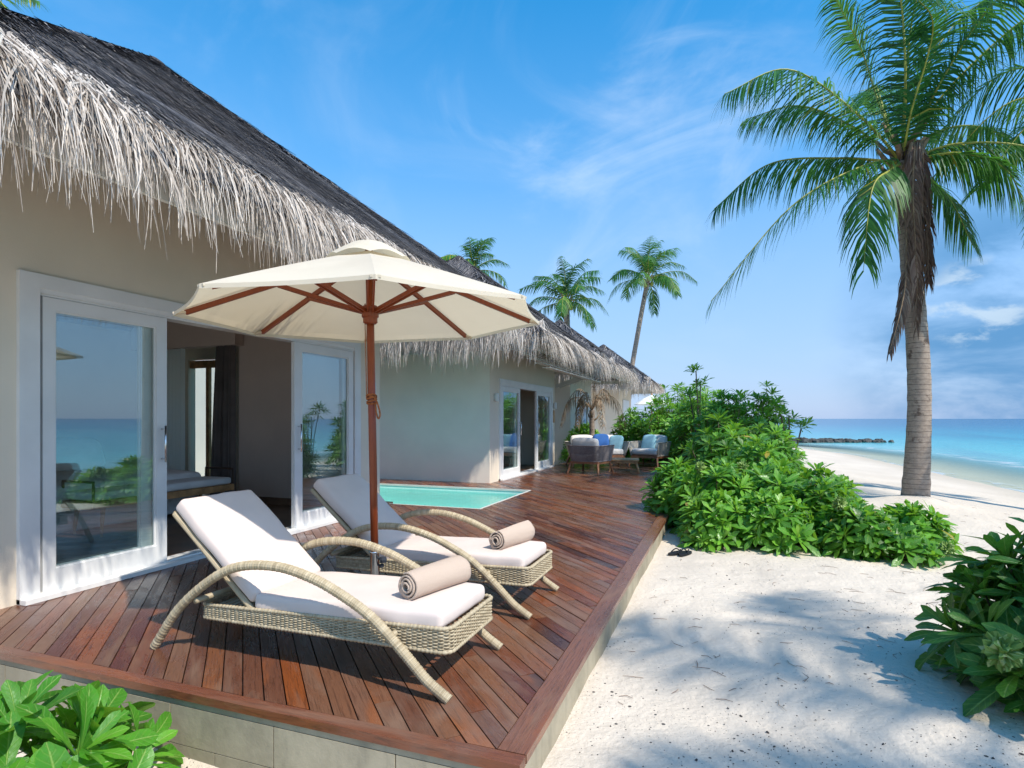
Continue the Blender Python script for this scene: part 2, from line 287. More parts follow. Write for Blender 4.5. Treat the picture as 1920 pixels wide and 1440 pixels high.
# ------------------------------------------------------------------ mesh helpers
class MB:
    def __init__(s): s.v = []; s.f = []; s.r = []; s.mi = []
    def quad(s, pts, r=0., mi=0):
        n = len(s.v); s.v += [tuple(p) for p in pts]; s.f.append(tuple(range(n, n+len(pts)))); s.r.append(r); s.mi.append(mi)
    def box(s, x0, x1, y0, y1, z0, z1, r=None, mi=0, T=None):
        r = rng.random() if r is None else r
        p = [V((x, y, z)) for z in (z0, z1) for y in (y0, y1) for x in (x0, x1)]
        if T is not None: p = [T @ q for q in p]
        n = len(s.v); s.v += [tuple(q) for q in p]
        for f in ((0, 2, 3, 1), (4, 5, 7, 6), (0, 1, 5, 4), (2, 6, 7, 3), (0, 4, 6, 2), (1, 3, 7, 5)):
            s.f.append(tuple(n+i for i in f)); s.r.append(r); s.mi.append(mi)
    def bar(s, a, b, wd, ht, r=None, mi=0, up=UP):
        a = V(a); b = V(b); d = (b-a); L = d.length; d.normalize()
        sd = d.cross(V(up)); 
        if sd.length < 1e-4: sd = d.cross(V((1, 0, 0)))
        sd.normalize(); u = sd.cross(d)
        T = Matrix((( d.x, sd.x, u.x, a.x), (d.y, sd.y, u.y, a.y), (d.z, sd.z, u.z, a.z), (0, 0, 0, 1)))
        s.box(0, L, -wd/2, wd/2, -ht/2, ht/2, r, mi, T)
    def tube(s, pts, rad, seg=8, r=None, mi=0, cap=True, rvar=0):
        pts = [V(p) for p in pts]; n = len(pts); r0 = rng.random() if r is None else r
        rad = rad if isinstance(rad, (list, tuple)) else [rad]*n
        prev = None; base = len(s.v)
        for i, p in enumerate(pts):
            d = (pts[min(i+1, n-1)]-pts[max(i-1, 0)]).normalized()
            if prev is None:
                sd = d.cross(UP)
                if sd.length < .05: sd = d.cross(V((1, 0, 0)))
            else: sd = prev - d*prev.dot(d)
            sd.normalize(); prev = sd.copy(); u = d.cross(sd)
            for k in range(seg):
                a = 2*math.pi*k/seg; s.v.append(tuple(p + (sd*math.cos(a)+u*math.sin(a))*rad[i]))
        for i in range(n-1):
            rr = r0 + (rng.random()-.5)*rvar
            for k in range(seg):
                a = base+i*seg+k; b = base+i*seg+(k+1) % seg
                s.f.append((a, b, b+seg, a+seg)); s.r.append(rr); s.mi.append(mi)
        if cap:
            s.f.append(tuple(base+k for k in range(seg))[::-1]); s.r.append(r0); s.mi.append(mi)
            s.f.append(tuple(base+(n-1)*seg+k for k in range(seg))); s.r.append(r0); s.mi.append(mi)
    def lathe(s, prof, seg=24, c=(0, 0, 0), r=0., mi=0):
        base = len(s.v)
        for (ra, z) in prof:
            for k in range(seg):
                a = 2*math.pi*k/seg; s.v.append((c[0]+ra*math.cos(a), c[1]+ra*math.sin(a), c[2]+z))
        for i in range(len(prof)-1):
            for k in range(seg):
                a = base+i*seg+k; b = base+i*seg+(k+1) % seg
                s.f.append((a, b, b+seg, a+seg)); s.r.append(r); s.mi.append(mi)
        s.f.append(tuple(base+k for k in range(seg))[::-1]); s.r.append(r); s.mi.append(mi)
        s.f.append(tuple(base+(len(prof)-1)*seg+k for k in range(seg))); s.r.append(r); s.mi.append(mi)
    def prism(s, poly, z0, z1, r=0., mi=0):
        n = len(s.v); k = len(poly); s.v += [(p[0], p[1], z0) for p in poly]+[(p[0], p[1], z1) for p in poly]
        s.f.append(tuple(range(n+k-1, n-1, -1))); s.f.append(tuple(range(n+k, n+2*k)))
        for i in range(k): j = (i+1) % k; s.f.append((n+i, n+j, n+k+j, n+k+i))
        s.r += [r]*(k+2); s.mi += [mi]*(k+2)
    def rbox(s, a, b, c, rr, n=8, puff=0., T=None, wob=0., r=0., seed=0, mi=0, puffz=None):
        """box of half sizes a,b,c with round edges, a soft bulge and a slight unevenness"""
        def ticks(h, k):
            t = [-h, -h+rr*.25, -h+rr*.6, -h+rr]; t += [-h+rr+(2*h-2*rr)*i/k for i in range(1, k)]; t += [h-rr, h-rr*.6, h-rr*.25, h]; return t
        ax = [ticks(a, max(2, int(n*a/max(a, b, c)))), ticks(b, max(2, int(n*b/max(a, b, c)))), ticks(c, 2)]
        dim = (a, b, c); idx = {}
        def vert(p):
            key = tuple(round(x, 5) for x in p)
            if key in idx: return idx[key]
            q = V(p); inn = V([max(-(dim[i]-rr), min(dim[i]-rr, q[i])) for i in range(3)]); d = q-inn
            if d.length > 1e-9: q = inn+d.normalized()*rr
            u = q.x/a; v = q.y/b; wv = q.z/c
            pz = puff if puffz is None else puffz
            q.z += pz*max(0, 1-u*u)*max(0, 1-v*v)*wv; q.x += puff*.5*max(0, 1-v*v)*u*abs(u)**3*max(0, 1-wv*wv); q.y += puff*.5*max(0, 1-u*u)*v*abs(v)**3*max(0, 1-wv*wv)
            if wob: q += noise.noise_vector(q*5+V((seed, 0, 0)))*wob + noise.noise_vector(q*16+V((seed, 3, 0)))*wob*.35
            if T is not None: q = T @ q
            idx[key] = len(s.v); s.v.append(tuple(q)); return idx[key]
        for k in range(3):
            i, j = [(1, 2), (2, 0), (0, 1)][k]
            for sg in (-1, 1):
                for p in range(len(ax[i])-1):
                    for q in range(len(ax[j])-1):
                        pts = []
                        for (e, g) in ((p, q), (p+1, q), (p+1, q+1), (p, q+1)):
                            o = [0, 0, 0]; o[k] = sg*dim[k]; o[i] = ax[i][e]; o[j] = ax[j][g]; pts.append(vert(o))
                        if sg < 0: pts.reverse()
                        s.f.append(tuple(pts)); s.r.append(r); s.mi.append(mi)
    def build(s, name, mats, parent=None, smooth=False, loc=None, extra=None):
        me = bpy.data.meshes.new(name); me.from_pydata(s.v, [], s.f)
        mats = mats if isinstance(mats, (list, tuple)) else [mats]
        for m in mats: me.materials.append(M[m])
        if len(mats) > 1: me.polygons.foreach_set('material_index', s.mi)
        a = me.attributes.new('rnd', 'FLOAT', 'FACE'); a.data.foreach_set('value', [max(0., min(1., x)) for x in s.r])
        if extra:
            for k, vals in extra.items(): me.attributes.new(k, 'FLOAT', 'POINT').data.foreach_set('value', vals)
        if smooth: me.polygons.foreach_set('use_smooth', [True]*len(me.polygons))
        me.update()
        o = bpy.data.objects.new(name, me); C.objects.link(o)
        if parent is not None: o.parent = parent
        if loc is not None: o.location = loc
        return o
def tag(o, label=None, cat=None, group=None, kind=None):
    if label: o['label'] = label
    if cat: o['category'] = cat
    if group: o['group'] = group
    if kind: o['kind'] = kind
    return o
def thing(name, label, cat, loc=(0, 0, 0), rz=0., group=None):
    o = bpy.data.objects.new(name, None); C.objects.link(o); o.location = loc; o.rotation_euler = (0, 0, rz); o.empty_display_size = .1
    return tag(o, label, cat, group)
def dup(root, loc, rz, label, group=None):
    r = root.copy(); C.objects.link(r); r.location = loc; r.rotation_euler = (0, 0, rz); r['label'] = label
    if group: r['group'] = group
    for ch in list(root.children):
        c = ch.copy(); C.objects.link(c); c.parent = r
        for g in list(ch.children):
            d = g.copy(); C.objects.link(d); d.parent = c
    return r
def spline(pts, n):
    pts = [V(p) for p in pts]; P = [pts[0]*2-pts[1]]+pts+[pts[-1]*2-pts[-2]]; out = []; m = len(pts)-1
    for i in range(n+1):
        t = i/n*m; k = min(int(t), m-1); u = t-k; a, b, c, d = P[k:k+4]
        out.append(.5*((2*b)+(c-a)*u+(2*a-5*b+4*c-d)*u*u+(3*b-a-3*c+d)*u**3))
    return out
def clip(poly, x0, x1, y0, y1):
    for ax, lim, sg in ((0, x0, 1), (0, x1, -1), (1, y0, 1), (1, y1, -1)):
        out = []
        for i in range(len(poly)):
            a = poly[i]; b = poly[(i+1) % len(poly)]; da = (a[ax]-lim)*sg; db = (b[ax]-lim)*sg
            if da >= 0: out.append(a)
            if (da > 0) != (db > 0) and abs(da-db) > 1e-12:
                t = da/(da-db); out.append((a[0]+(b[0]-a[0])*t, a[1]+(b[1]-a[1])*t))
        poly = out
        if len(poly) < 3: return []
    return poly

# ------------------------------------------------------------------ ground and sea
WZ = -.56
def shore(y):
    pts = [(-400, 14), (-60, 9.5), (-10, 7.9), (5, 7.5), (18, 7.05), (24, 6.65), (34, 6.1), (44, 3.7), (60, -6), (90, -40), (160, -200), (400, -900)]
    for (a, xa), (b, xb) in zip(pts, pts[1:]):
        if y <= b:
            t = max(0, (y-a)/(b-a)); return xa+(xb-xa)*t
    return pts[-1][1]
_fr = random.Random(21); PRINTS = []
for (x0, y0, dx, dy, n) in ((.2, 3.2, .28, .55, 9), (1.9, 6.2, -.42, -.40, 8), (2.2, 9.0, .30, .62, 9), (4.4, 7.0, -.1, .66, 12), (.1, 6.2, .55, -.25, 7)):
    a = math.atan2(dy, dx)
    for i in range(n):
        sd_ = .11 if i % 2 else -.11
        PRINTS.append((x0+dx*i-math.sin(a)*sd_+_fr.gauss(0, .05), y0+dy*i+math.cos(a)*sd_+_fr.gauss(0, .05), math.cos(a+_fr.gauss(0, .2)), math.sin(a+_fr.gauss(0, .2)), _fr.uniform(.012, .022)))
def gz(x, y):
    s = shore(y)-x
    if s < 4: z = WZ+s*.0925 if s > 0 else WZ+s*.05
    else: z = -.19
    z = max(z, -2.5)
    if y < 2.3 and x < .4:
        k = min(1, max(0, (2.3-y)/.5))*min(1, max(0, (.4-x)/1.4)); z -= .26*k
    if -9.2 < x < -1.1 and 2.5 < y < 16: return -1.7
    if abs(x) < 40 and -30 < y < 60:
        n = noise.noise(V((x*.7, y*.7, 0)))*.03 + noise.noise(V((x*2.3, y*2.3, 5)))*.016
        if -1 < x < 6 and -1 < y < 14: n += noise.noise(V((x*6, y*6, 9)))*.008
        z += n*min(1, max(.15, s/3))
        if -.6 < x < 5.5 and 2 < y < 16:
            for (px_, py_, ca, sa, dp) in PRINTS:
                ex, ey = x-px_, y-py_
                if abs(ex) < .28 and abs(ey) < .28:
                    u = (ex*ca+ey*sa)/.135; v = (ey*ca-ex*sa)/.062; q = u*u+v*v; z += -dp*math.exp(-q*q)+dp*.5*math.exp(-(q-2.2)**2*1.5)
        d = math.hypot(x-3.13, y-12.0); z += .13*math.exp(-(d/.6)**2)
    return z
def ground():
    xs = [-3000, -900, -300, -120, -60, -35, -20, -14, -9.3]+[-9.1+i*.5 for i in range(16)]+[-1.2+i*.055 for i in range(100)]+[4.3+i*.25 for i in range(24)]+[10.5+i*1.5 for i in range(10)]+[30, 50, 100]
    ys = [-300, -90, -40, -20, -10, -6, -3]+[-2+i*.2 for i in range(11)]+[.2+i*.06 for i in range(150)]+[9.2+i*.15 for i in range(60)]+[18.3+i*.6 for i in range(70)]+[62, 70, 80, 100, 140, 220, 400, 1000, 4000]
    xs.sort(); ys.sort(); mb = MB(); wet = []
    for y in ys:
        for x in xs:
            mb.v.append((x, y, gz(x, y))); s = shore(y)-x; wet.append(max(0, min(1, (1.5-s)/1.1)) if s > -6 else .5)
    nx = len(xs)
    for j in range(len(ys)-1):
        for i in range(nx-1):
            a = j*nx+i; mb.f.append((a, a+1, a+1+nx, a+nx)); mb.r.append(0); mb.mi.append(0)
    tag(mb.build('beach', 'sand', smooth=True, extra={'wet': wet}), 'white coral sand beach with dark specks and raked marks', kind='structure')
    mb = MB(); sh = []
    ss = [-1.5, -.6, 0, .5, 1, 1.6, 2.4, 3.5, 5, 7, 10, 15, 22, 35, 60, 100, 180, 350, 700, 1500, 4000, 12000]
    ys = [-8000, -2000, -400, -100, -40, -20, -10]+[-5+i*1.5 for i in range(60)]+[95, 120, 160, 240, 400, 900, 2500, 12000]
    for y in ys:
        for s in ss: mb.v.append((shore(y)+s, y, WZ)); sh.append(max(0, s*.8 if y < 60 else s))
    nx = len(ss)
    for j in range(len(ys)-1):
        for i in range(nx-1):
            a = j*nx+i; mb.f.append((a, a+1, a+1+nx, a+nx)); mb.r.append(0); mb.mi.append(0)
    tag(mb.build('sea', 'sea_water', extra={'shore': sh}), 'turquoise lagoon turning deep blue at the horizon', kind='structure')
ground()
def litter():
    mb = MB(); rg = random.Random(5)
    for i in range(3800):
        d = 2.1+rg.random()**1.7*5.5; px = rg.uniform(980, 1960) if rg.random() < .4 else rg.uniform(1350, 1960)
        p = FW*d+RT*((px-960)/1090*d)
        if p.x < -.62: continue
        if noise.noise(V((p.x*.9, p.y*.9, 3))) < rg.uniform(-.35, .35): continue
        r = rg.uniform(.002, .0052) if rg.random() < .93 else rg.uniform(.006, .010); z = gz(p.x, p.y)
        c = V((p.x, p.y, z+r*.3)); e = [c+V((rg.uniform(.6, 1.3)*math.cos(a+rg.random())*r, rg.uniform(.6, 1.3)*math.sin(a+rg.random())*r, rg.uniform(-.5, .3)*r)) for a in (0, 1.57, 3.14, 4.71)]; tp = c+V((0, 0, r*.7))
        q = rg.random()
        for k in range(4): mb.quad([e[k], e[(k+1) % 4], tp], q)
    tag(mb.build('coral_debris', 'debris'), 'dark coral bits scattered over the near sand', kind='stuff')
    mb = MB()
    for i in range(260):
        d = 3+rg.random()*7; px = rg.uniform(1150, 1900); p = FW*d+RT*((px-960)/1090*d)
        if p.x < -.55 or p.x > 5: continue
        a = rg.random()*6.28; l = rg.uniform(.03, .12); v = V((math.cos(a), math.sin(a), 0))*l; m_ = p+v*.5+V((-v.y, v.x, 0))*rg.uniform(-.25, .25); z = gz(p.x, p.y)+.004
        mb.tube([(p.x, p.y, z), (m_.x, m_.y, z+.004), (p.x+v.x, p.y+v.y, z)], [.0015, .002, .001], 4, rg.random())
    tag(mb.build('twigs', 'dry_leaf'), 'thin dry twigs lying on the sand', kind='stuff')
litter()
def groyne():
    mb = MB()
    for i in range(150):
        t = rng.random(); p = V((2.2, 49.5, WZ)).lerp(V((12.2, 53.2, WZ)), t) + V((rng.uniform(-.5, .5), rng.uniform(-.8, .8), 0))
        r = rng.uniform(.16, .36)*(1.1-.6*t)
        T = Matrix.Translation(p+V((0, 0, rng.uniform(-.05, .12)))) @ Matrix.Rotation(rng.uniform(0, 6), 4, 'Z') @ Matrix.Rotation(rng.uniform(-.4, .4), 4, 'X')
        mb.rbox(r*1.2, r*.9, r*.7, r*.4, 4, .05, T, .12*r/.3, seed=i)
    tag(mb.build('rock_groyne', 'rock'), 'low dark line of boulders running out into the shallows', 'groyne')
groyne()

# ------------------------------------------------------------------ deck and pool
XE, YF, PX1, PY0, PY1 = -.72, 2.05, -3.32, 7.70, 10.02
def deck():
    d = thing('wooden_deck', 'reddish brown hardwood deck of diagonal boards on a concrete base', 'deck')
    rects = [(-4.66, XE-.125, YF+.075, PY0-.02), (PX1+.02, XE-.125, PY0-.02, PY1+.02), (-4.44, XE-.125, PY1+.02, 23.5), (-10, -4.44, PY1+.02, 10.82), (-6.97, -4.66, 7.19, PY0-.02), (-10, -6.97, 7.92, PY1+.02)]
    mb = MB(); W = .0905; dv = V((-1, 1, 0)).normalized(); nv = V((1, 1, 0)).normalized()
    for k in range(-110, 260):
        o = k*W; t = -14+rng.random()*2
        while t < 30:
            ln = rng.uniform(1.9, 3.4); r = rng.random(); zz = rng.uniform(-.0018, .0018)
            a = nv*(o+.003)+dv*(t+.0015); b = nv*(o+W-.003)+dv*(t+.0015); c = nv*(o+W-.003)+dv*(t+ln-.0015); e = nv*(o+.003)+dv*(t+ln-.0015)
            for rc in rects:
                pl = clip([(p.x, p.y) for p in (a, b, c, e)], *rc)
                if pl: mb.prism(pl, -.028, zz, r)
            t += ln
    mb.build('boards', 'deck_wood', d)
    mb = MB(); y = YF+.075
    while y < 23.5:
        ln = rng.uniform(2.6, 3.6); mb.box(XE-.12, XE, y+.0015, min(23.5, y+ln), -.034, .002); y += ln
    mb.build('edge_board', 'edge_wood_y', d)
    mb = MB(); x = XE
    while x > -4.6:
        ln = rng.uniform(2.4, 3.3); mb.box(max(-4.75, x-ln), x-.0015, YF, YF+.07, -.036, .002); x -= ln
    mb.build('edge_board', 'edge_wood_x', d)
    # concrete base: upper lip, two courses of slabs, plain wall on the long side
    mb = MB(); x = XE-.02
    mb.box(-4.8, XE-.02, YF+.012, YF+.06, -.068, -.0365, .2)
    for (z0, z1, off) in ((-.255, -.072, .1), (-.445, -.259, .38), (-.7, -.449, .1)):
        x = XE-.02+off
        while x > -4.8:
            a = max(-4.8, x-.62); b = min(XE-.02, x-.003); mb.box(a, b, YF+.010+rng.uniform(0, .002), YF+.06, z0, z1); x -= .623
    mb.box(-4.8, XE-.03, YF+.03, YF+.055, -.75, -.04, .9)
    y = YF+.012
    while y < 23.4:
        b = min(23.4, y+1.9); mb.box(XE-.07, XE-.014, y+.0015, b, -.7, -.0345, rng.random()*.5); y = b
    mb.box(-10, XE-.08, YF+.07, 7.66, -.10, -.06, .5); mb.box(PX1+.05, XE-.08, 7.66, 23.3, -.10, -.06, .5)
    mb.build('concrete_base', 'concrete', d)
    p = thing('plunge_pool', 'small turquoise plunge pool sunk into the deck between two villas', 'pool')
    X0 = -6.95; mb = MB()
    mb.box(X0, PX1, PY0, PY1, -1.0, -.85, 0); mb.box(X0, PX1-.002, PY1-.55, PY1-.002, -.849, -.46, 0)
    mb.build('basin_floor', 'pool_tile', p)
    mb = MB()
    for (a, b, c, e) in ((X0-.1, PX1+.1, PY1, PY1+.1), (X0-.1, PX1+.1, PY0-.1, PY0), (PX1, PX1+.1, PY0, PY1), (X0-.1, X0, PY0, PY1)): mb.box(a, b, c, e, -1.35, -.03, 0)
    mb.build('basin_wall', 'pool_wall', p)
    mb = MB()
    for (a, b, c, e) in ((X0, PX1+.012, PY1-.01, PY1+.018), (X0, PX1+.012, PY0-.018, PY0+.01), (PX1-.012, PX1+.018, PY0+.012, PY1-.012)): mb.box(a, b, c, e, -.029, .004, 0)
    mb.build('rim', 'fascia_paint', p)
    mb = MB(); mb.quad([(X0+.002, PY0+.002, -.075), (PX1-.002, PY0+.002, -.075), (PX1-.002, PY1-.002, -.075), (X0+.002, PY1-.002, -.075)])
    mb.build('water', 'pool_water', p)
deck()

# ------------------------------------------------------------------ thatched villas
def thatch(parent, xe, y0, y1, ze, p, ns, nf, sides='ES', wscale=1., seed=1, fz=.34, yc=None, ext=None):
    """hip roof of straw with a loose fringe; xe is the outer eave towards the beach"""
    rg = random.Random(seed); L = ext or (y1-y0)/2*.99; xw = xe-2*L; A = V((xe-L, yc or (y0+y1)/2, ze+p*L))
    c = {'se': V((xe, y0, ze)), 'ne': V((xe, y1, ze)), 'nw': V((xw, y1, ze)), 'sw': V((xw, y0, ze))}
    planes = {'E': (c['se'], c['ne']), 'N': (c['ne'], c['nw']), 'W': (c['nw'], c['sw']), 'S': (c['sw'], c['se'])}
    mb = MB(); N = 22
    for k, (a, b) in planes.items():
        nrm = (b-a).cross(A-a).normalized()
        rows = []
        for i in range(N+1):
            s = i/N*.985; row = []
            for j in range(N+1):
                q = a.lerp(b, j/N).lerp(A, s); edge = min(j, N-j)/N
                q = q + nrm*(noise.noise(q*1.1)*.05*min(1, edge*8))
                row.append(q)
            rows.append(row)
        for i in range(N):
            for j in range(N): mb.quad([rows[i][j], rows[i][j+1], rows[i+1][j+1], rows[i+1][j]], .3)
    # underside and ridge cap
    inset = .12
    lo = {k: V((q.x-(inset if q.x == xe else -inset), q.y-(inset if q.y == y1 else -inset), q.z-.24)) for k, q in c.items()}
    Al = A-V((0, 0, .30)); order = ['se', 'ne', 'nw', 'sw']
    for i in range(4):
        a, b = order[i], order[(i+1) % 4]; mb.quad([c[a], lo[a], lo[b], c[b]], .2); mb.quad([lo[b], lo[a], Al], .2)
    mb.lathe([(.20, -.16), (.13, -.04), (.06, .01), (.01, .025)], 14, A, .6)
    # straw strands laid down the slopes
    T = MB()
    for k in sides:
        a, b = planes[k]; nrm = (b-a).cross(A-a).normalized(); al = (b-a).normalized(); dn = -(A-(a+b)/2).normalized()
        for i in range(ns):
            s = 1-math.sqrt(rg.random()); t = rg.random(); q = a.lerp(b, t).lerp(A, s); de = s*(A-(a+b)/2).length-.16
            if de < .26*rg.random()+.08*noise.noise(V((t*9, seed, 0))): continue
            ln = rg.uniform(.12, .36)*wscale; wd = rg.uniform(.0032, .0085)*wscale; d = (dn+al*rg.uniform(-.28, .28)).normalized(); sd = d.cross(nrm)*wd
            off = noise.noise(q*1.1)*.05; q0 = q+nrm*(off+.012); q1 = q+d*ln+nrm*(off+.012+ln*rg.uniform(-.03, .085))
            r = min(1, abs(rg.gauss(.35, .25))); r = r if rg.random() > .05 else .95; r = min(1, r+.55*max(0, 1-(de+.16)/.75)*rg.random())
            T.quad([q0-sd, q0+sd, q1+sd*.5, q1-sd*.5], r)
    for a in c.values():                       # ragged hips and ridge
        for i in range(int(ns*.05)):
            s = rg.random(); q = a.lerp(A, s); d = V((rg.uniform(-1, 1), rg.uniform(-1, 1), -.6)).normalized(); sd = d.cross(UP).normalized()*.009*wscale
            ln = rg.uniform(.12, .3)*wscale; q = q+V((0, 0, .03)); T.quad([q-sd, q+sd, q+d*ln+sd*.4, q+d*ln-sd*.4], abs(rg.gauss(.4, .25)))
    roof = mb.build('roof', 'thatch_body', parent)
    T.build('straw', 'thatch_strand', roof)
    # loose pale fringe bending over the eave
    F = MB()
    for k in sides:
        a, b = planes[k]; al = (b-a).normalized(); dn = -(A-(a+b)/2).normalized(); Ln = (b-a).length
        cl = None
        for i in range(int(nf*Ln)):
            if cl and cl[0] > 0: cl[0] -= 1; t = cl[1]+rg.gauss(0, .012)
            else: t = rg.random()*Ln; cl = [rg.randint(3, 7), t, rg.uniform(.12, .42), rg.gauss(0, .45)] if rg.random() < .035 else None
            up = rg.random()**1.5*.36; nf_ = dn.cross(al) if dn.cross(al).z > 0 else -dn.cross(al); q = a+al*t-dn*up+nf_*rg.uniform(-.05, .03)
            clump = .5+.5*noise.noise(V((t*2.3, seed*3.1, 0)))
            ln = rg.uniform(.10, .34)+up*.9+.22*clump*rg.random(); lat = rg.gauss(0, .42)
            if cl: ln += cl[2]; lat = cl[3]+rg.gauss(0, .12)
            d = (dn+al*lat).normalized(); wd = rg.choice((.0024, .003, .0038, .0048, .0065))*rg.uniform(.85, 1.25)*wscale; cur = rg.uniform(.45, 1.6); pts = [q]; st = 6
            tw = rg.gauss(0, .35); tw2 = rg.gauss(0, .6)
            for e in range(st):
                d = (d+V((0, 0, -1))*cur*(.13+.15*e)+al*(tw*.15+tw2*.13*(e-2.5))).normalized(); pts.append(pts[-1]+d*ln/st)
            fac = (al+dn.cross(al)*rg.uniform(-.9, .9)).normalized(); r = min(1, max(0, rg.gauss(.52, .30)-(.15 if up < .03 else 0)))
            for e in range(st):
                w0 = wd*(1-(e/st)**2*.8); w1 = wd*(1-((e+1)/st)**2*.8); F.quad([pts[e]-fac*w0, pts[e]+fac*w0, pts[e+1]+fac*w1, pts[e+1]-fac*w1], r)
    F.build('fringe', 'fringe_strand', roof)
    fb = MB(); x = xe-.16; z1 = ze-.10; z0 = ze-fz
    fb.box(x-.03, x, y0+.16, y1-.16, z0, z1, .3); fb.box(xw+.2, x-.032, y0+.13, y0+.16, z0, z1, .3); fb.box(xw+.2, x-.032, y1-.16, y1-.13, z0, z1, .3)
    fb.build('fascia', 'fascia_paint', roof)
    return roof
def door_set(parent, X, y0, y1, zt, yl, yr, sgn=1, depth=.12):
    """white frame with two sliding leaves; yl, yr: extents of the visible leaves"""
    fr = MB(); o = X+.035
    fr.box(X-.14, o, y0, y0+.13, .0, zt); fr.box(X-.14, o, y1-.13, y1, .0, zt); fr.box(X-.14, o, y0+.13, y1-.13, zt-.10, zt)
    fr.box(X-.14, o-.012, y0+.13, y1-.13, zt-.135, zt-.10); fr.box(X-.14, o-.026, y0+.13, y1-.13, zt-.15, zt-.135)
    fr.box(X-.16, X+.10, y0, y1, -.02+.022, .035)
    fr.box(X-.02, X+.02, y0+.13, y1-.13, .035, .045)
    f = fr.build('door_frame', 'white_paint', parent)
    def leaf(a, b, xo, hy, sides=(.085, .10)):
        m = MB(); x1 = X+xo; x0 = x1-.045; zb = .046; zz = zt-.155
        m.box(x0, x1, a, a+sides[0], zb, zz); m.box(x0, x1, b-sides[1], b, zb, zz); m.box(x0, x1, a+sides[0], b-sides[1], zz-.09, zz); m.box(x0, x1, a+sides[0], b-sides[1], zb, zb+.15)
        # slim glazing bead
        i = .012; g0, g1, h0, h1 = a+sides[0], b-sides[1], zb+.15, zz-.09
        for q in ((g0, g0+i, h0, h1), (g1-i, g1, h0, h1), (g0+i, g1-i, h0, h0+i), (g0+i, g1-i, h1-i, h1)): m.box(x0+.012, x1-.012, *q[:2], *q[2:])
        dl = m.build('sliding_door', 'white_paint', parent)
        g = MB(); g.quad([(x1-.022, g0+.004, h0+.004), (x1-.022, g1-.004, h0+.004), (x1-.022, g1-.004, h1-.004), (x1-.022, g0+.004, h1-.004)]); g.build('pane', 'glass', dl)
        if hy is not None:
            h = MB(); h.tube([(x1+.045, hy, .92), (x1+.045, hy, 1.24)], .009, 8)
            for z in (.95, 1.21): h.tube([(x1, hy, z), (x1+.045, hy, z)], .007, 8)
            h.build('handle', 'chrome', dl, True)
        return dl
    a, b = yl; c, d = yr
    leaf(a, b, .02, b-.05); leaf(c, d, .02, c+.06, (.13, .10))
    leaf(a+.03, b-.10, -.035, None); leaf(c+.12, d-.02, -.035, None)
    return f
def wall_with_opening(parent, X, y0, y1, h, o0, o1, ot, mat, th=.2):
    m = MB(); m.box(X-th, X, y0, o0, -.9, h); m.box(X-th, X, o1, y1, -.9, h); m.box(X-th, X, o0, o1, ot, h); return m
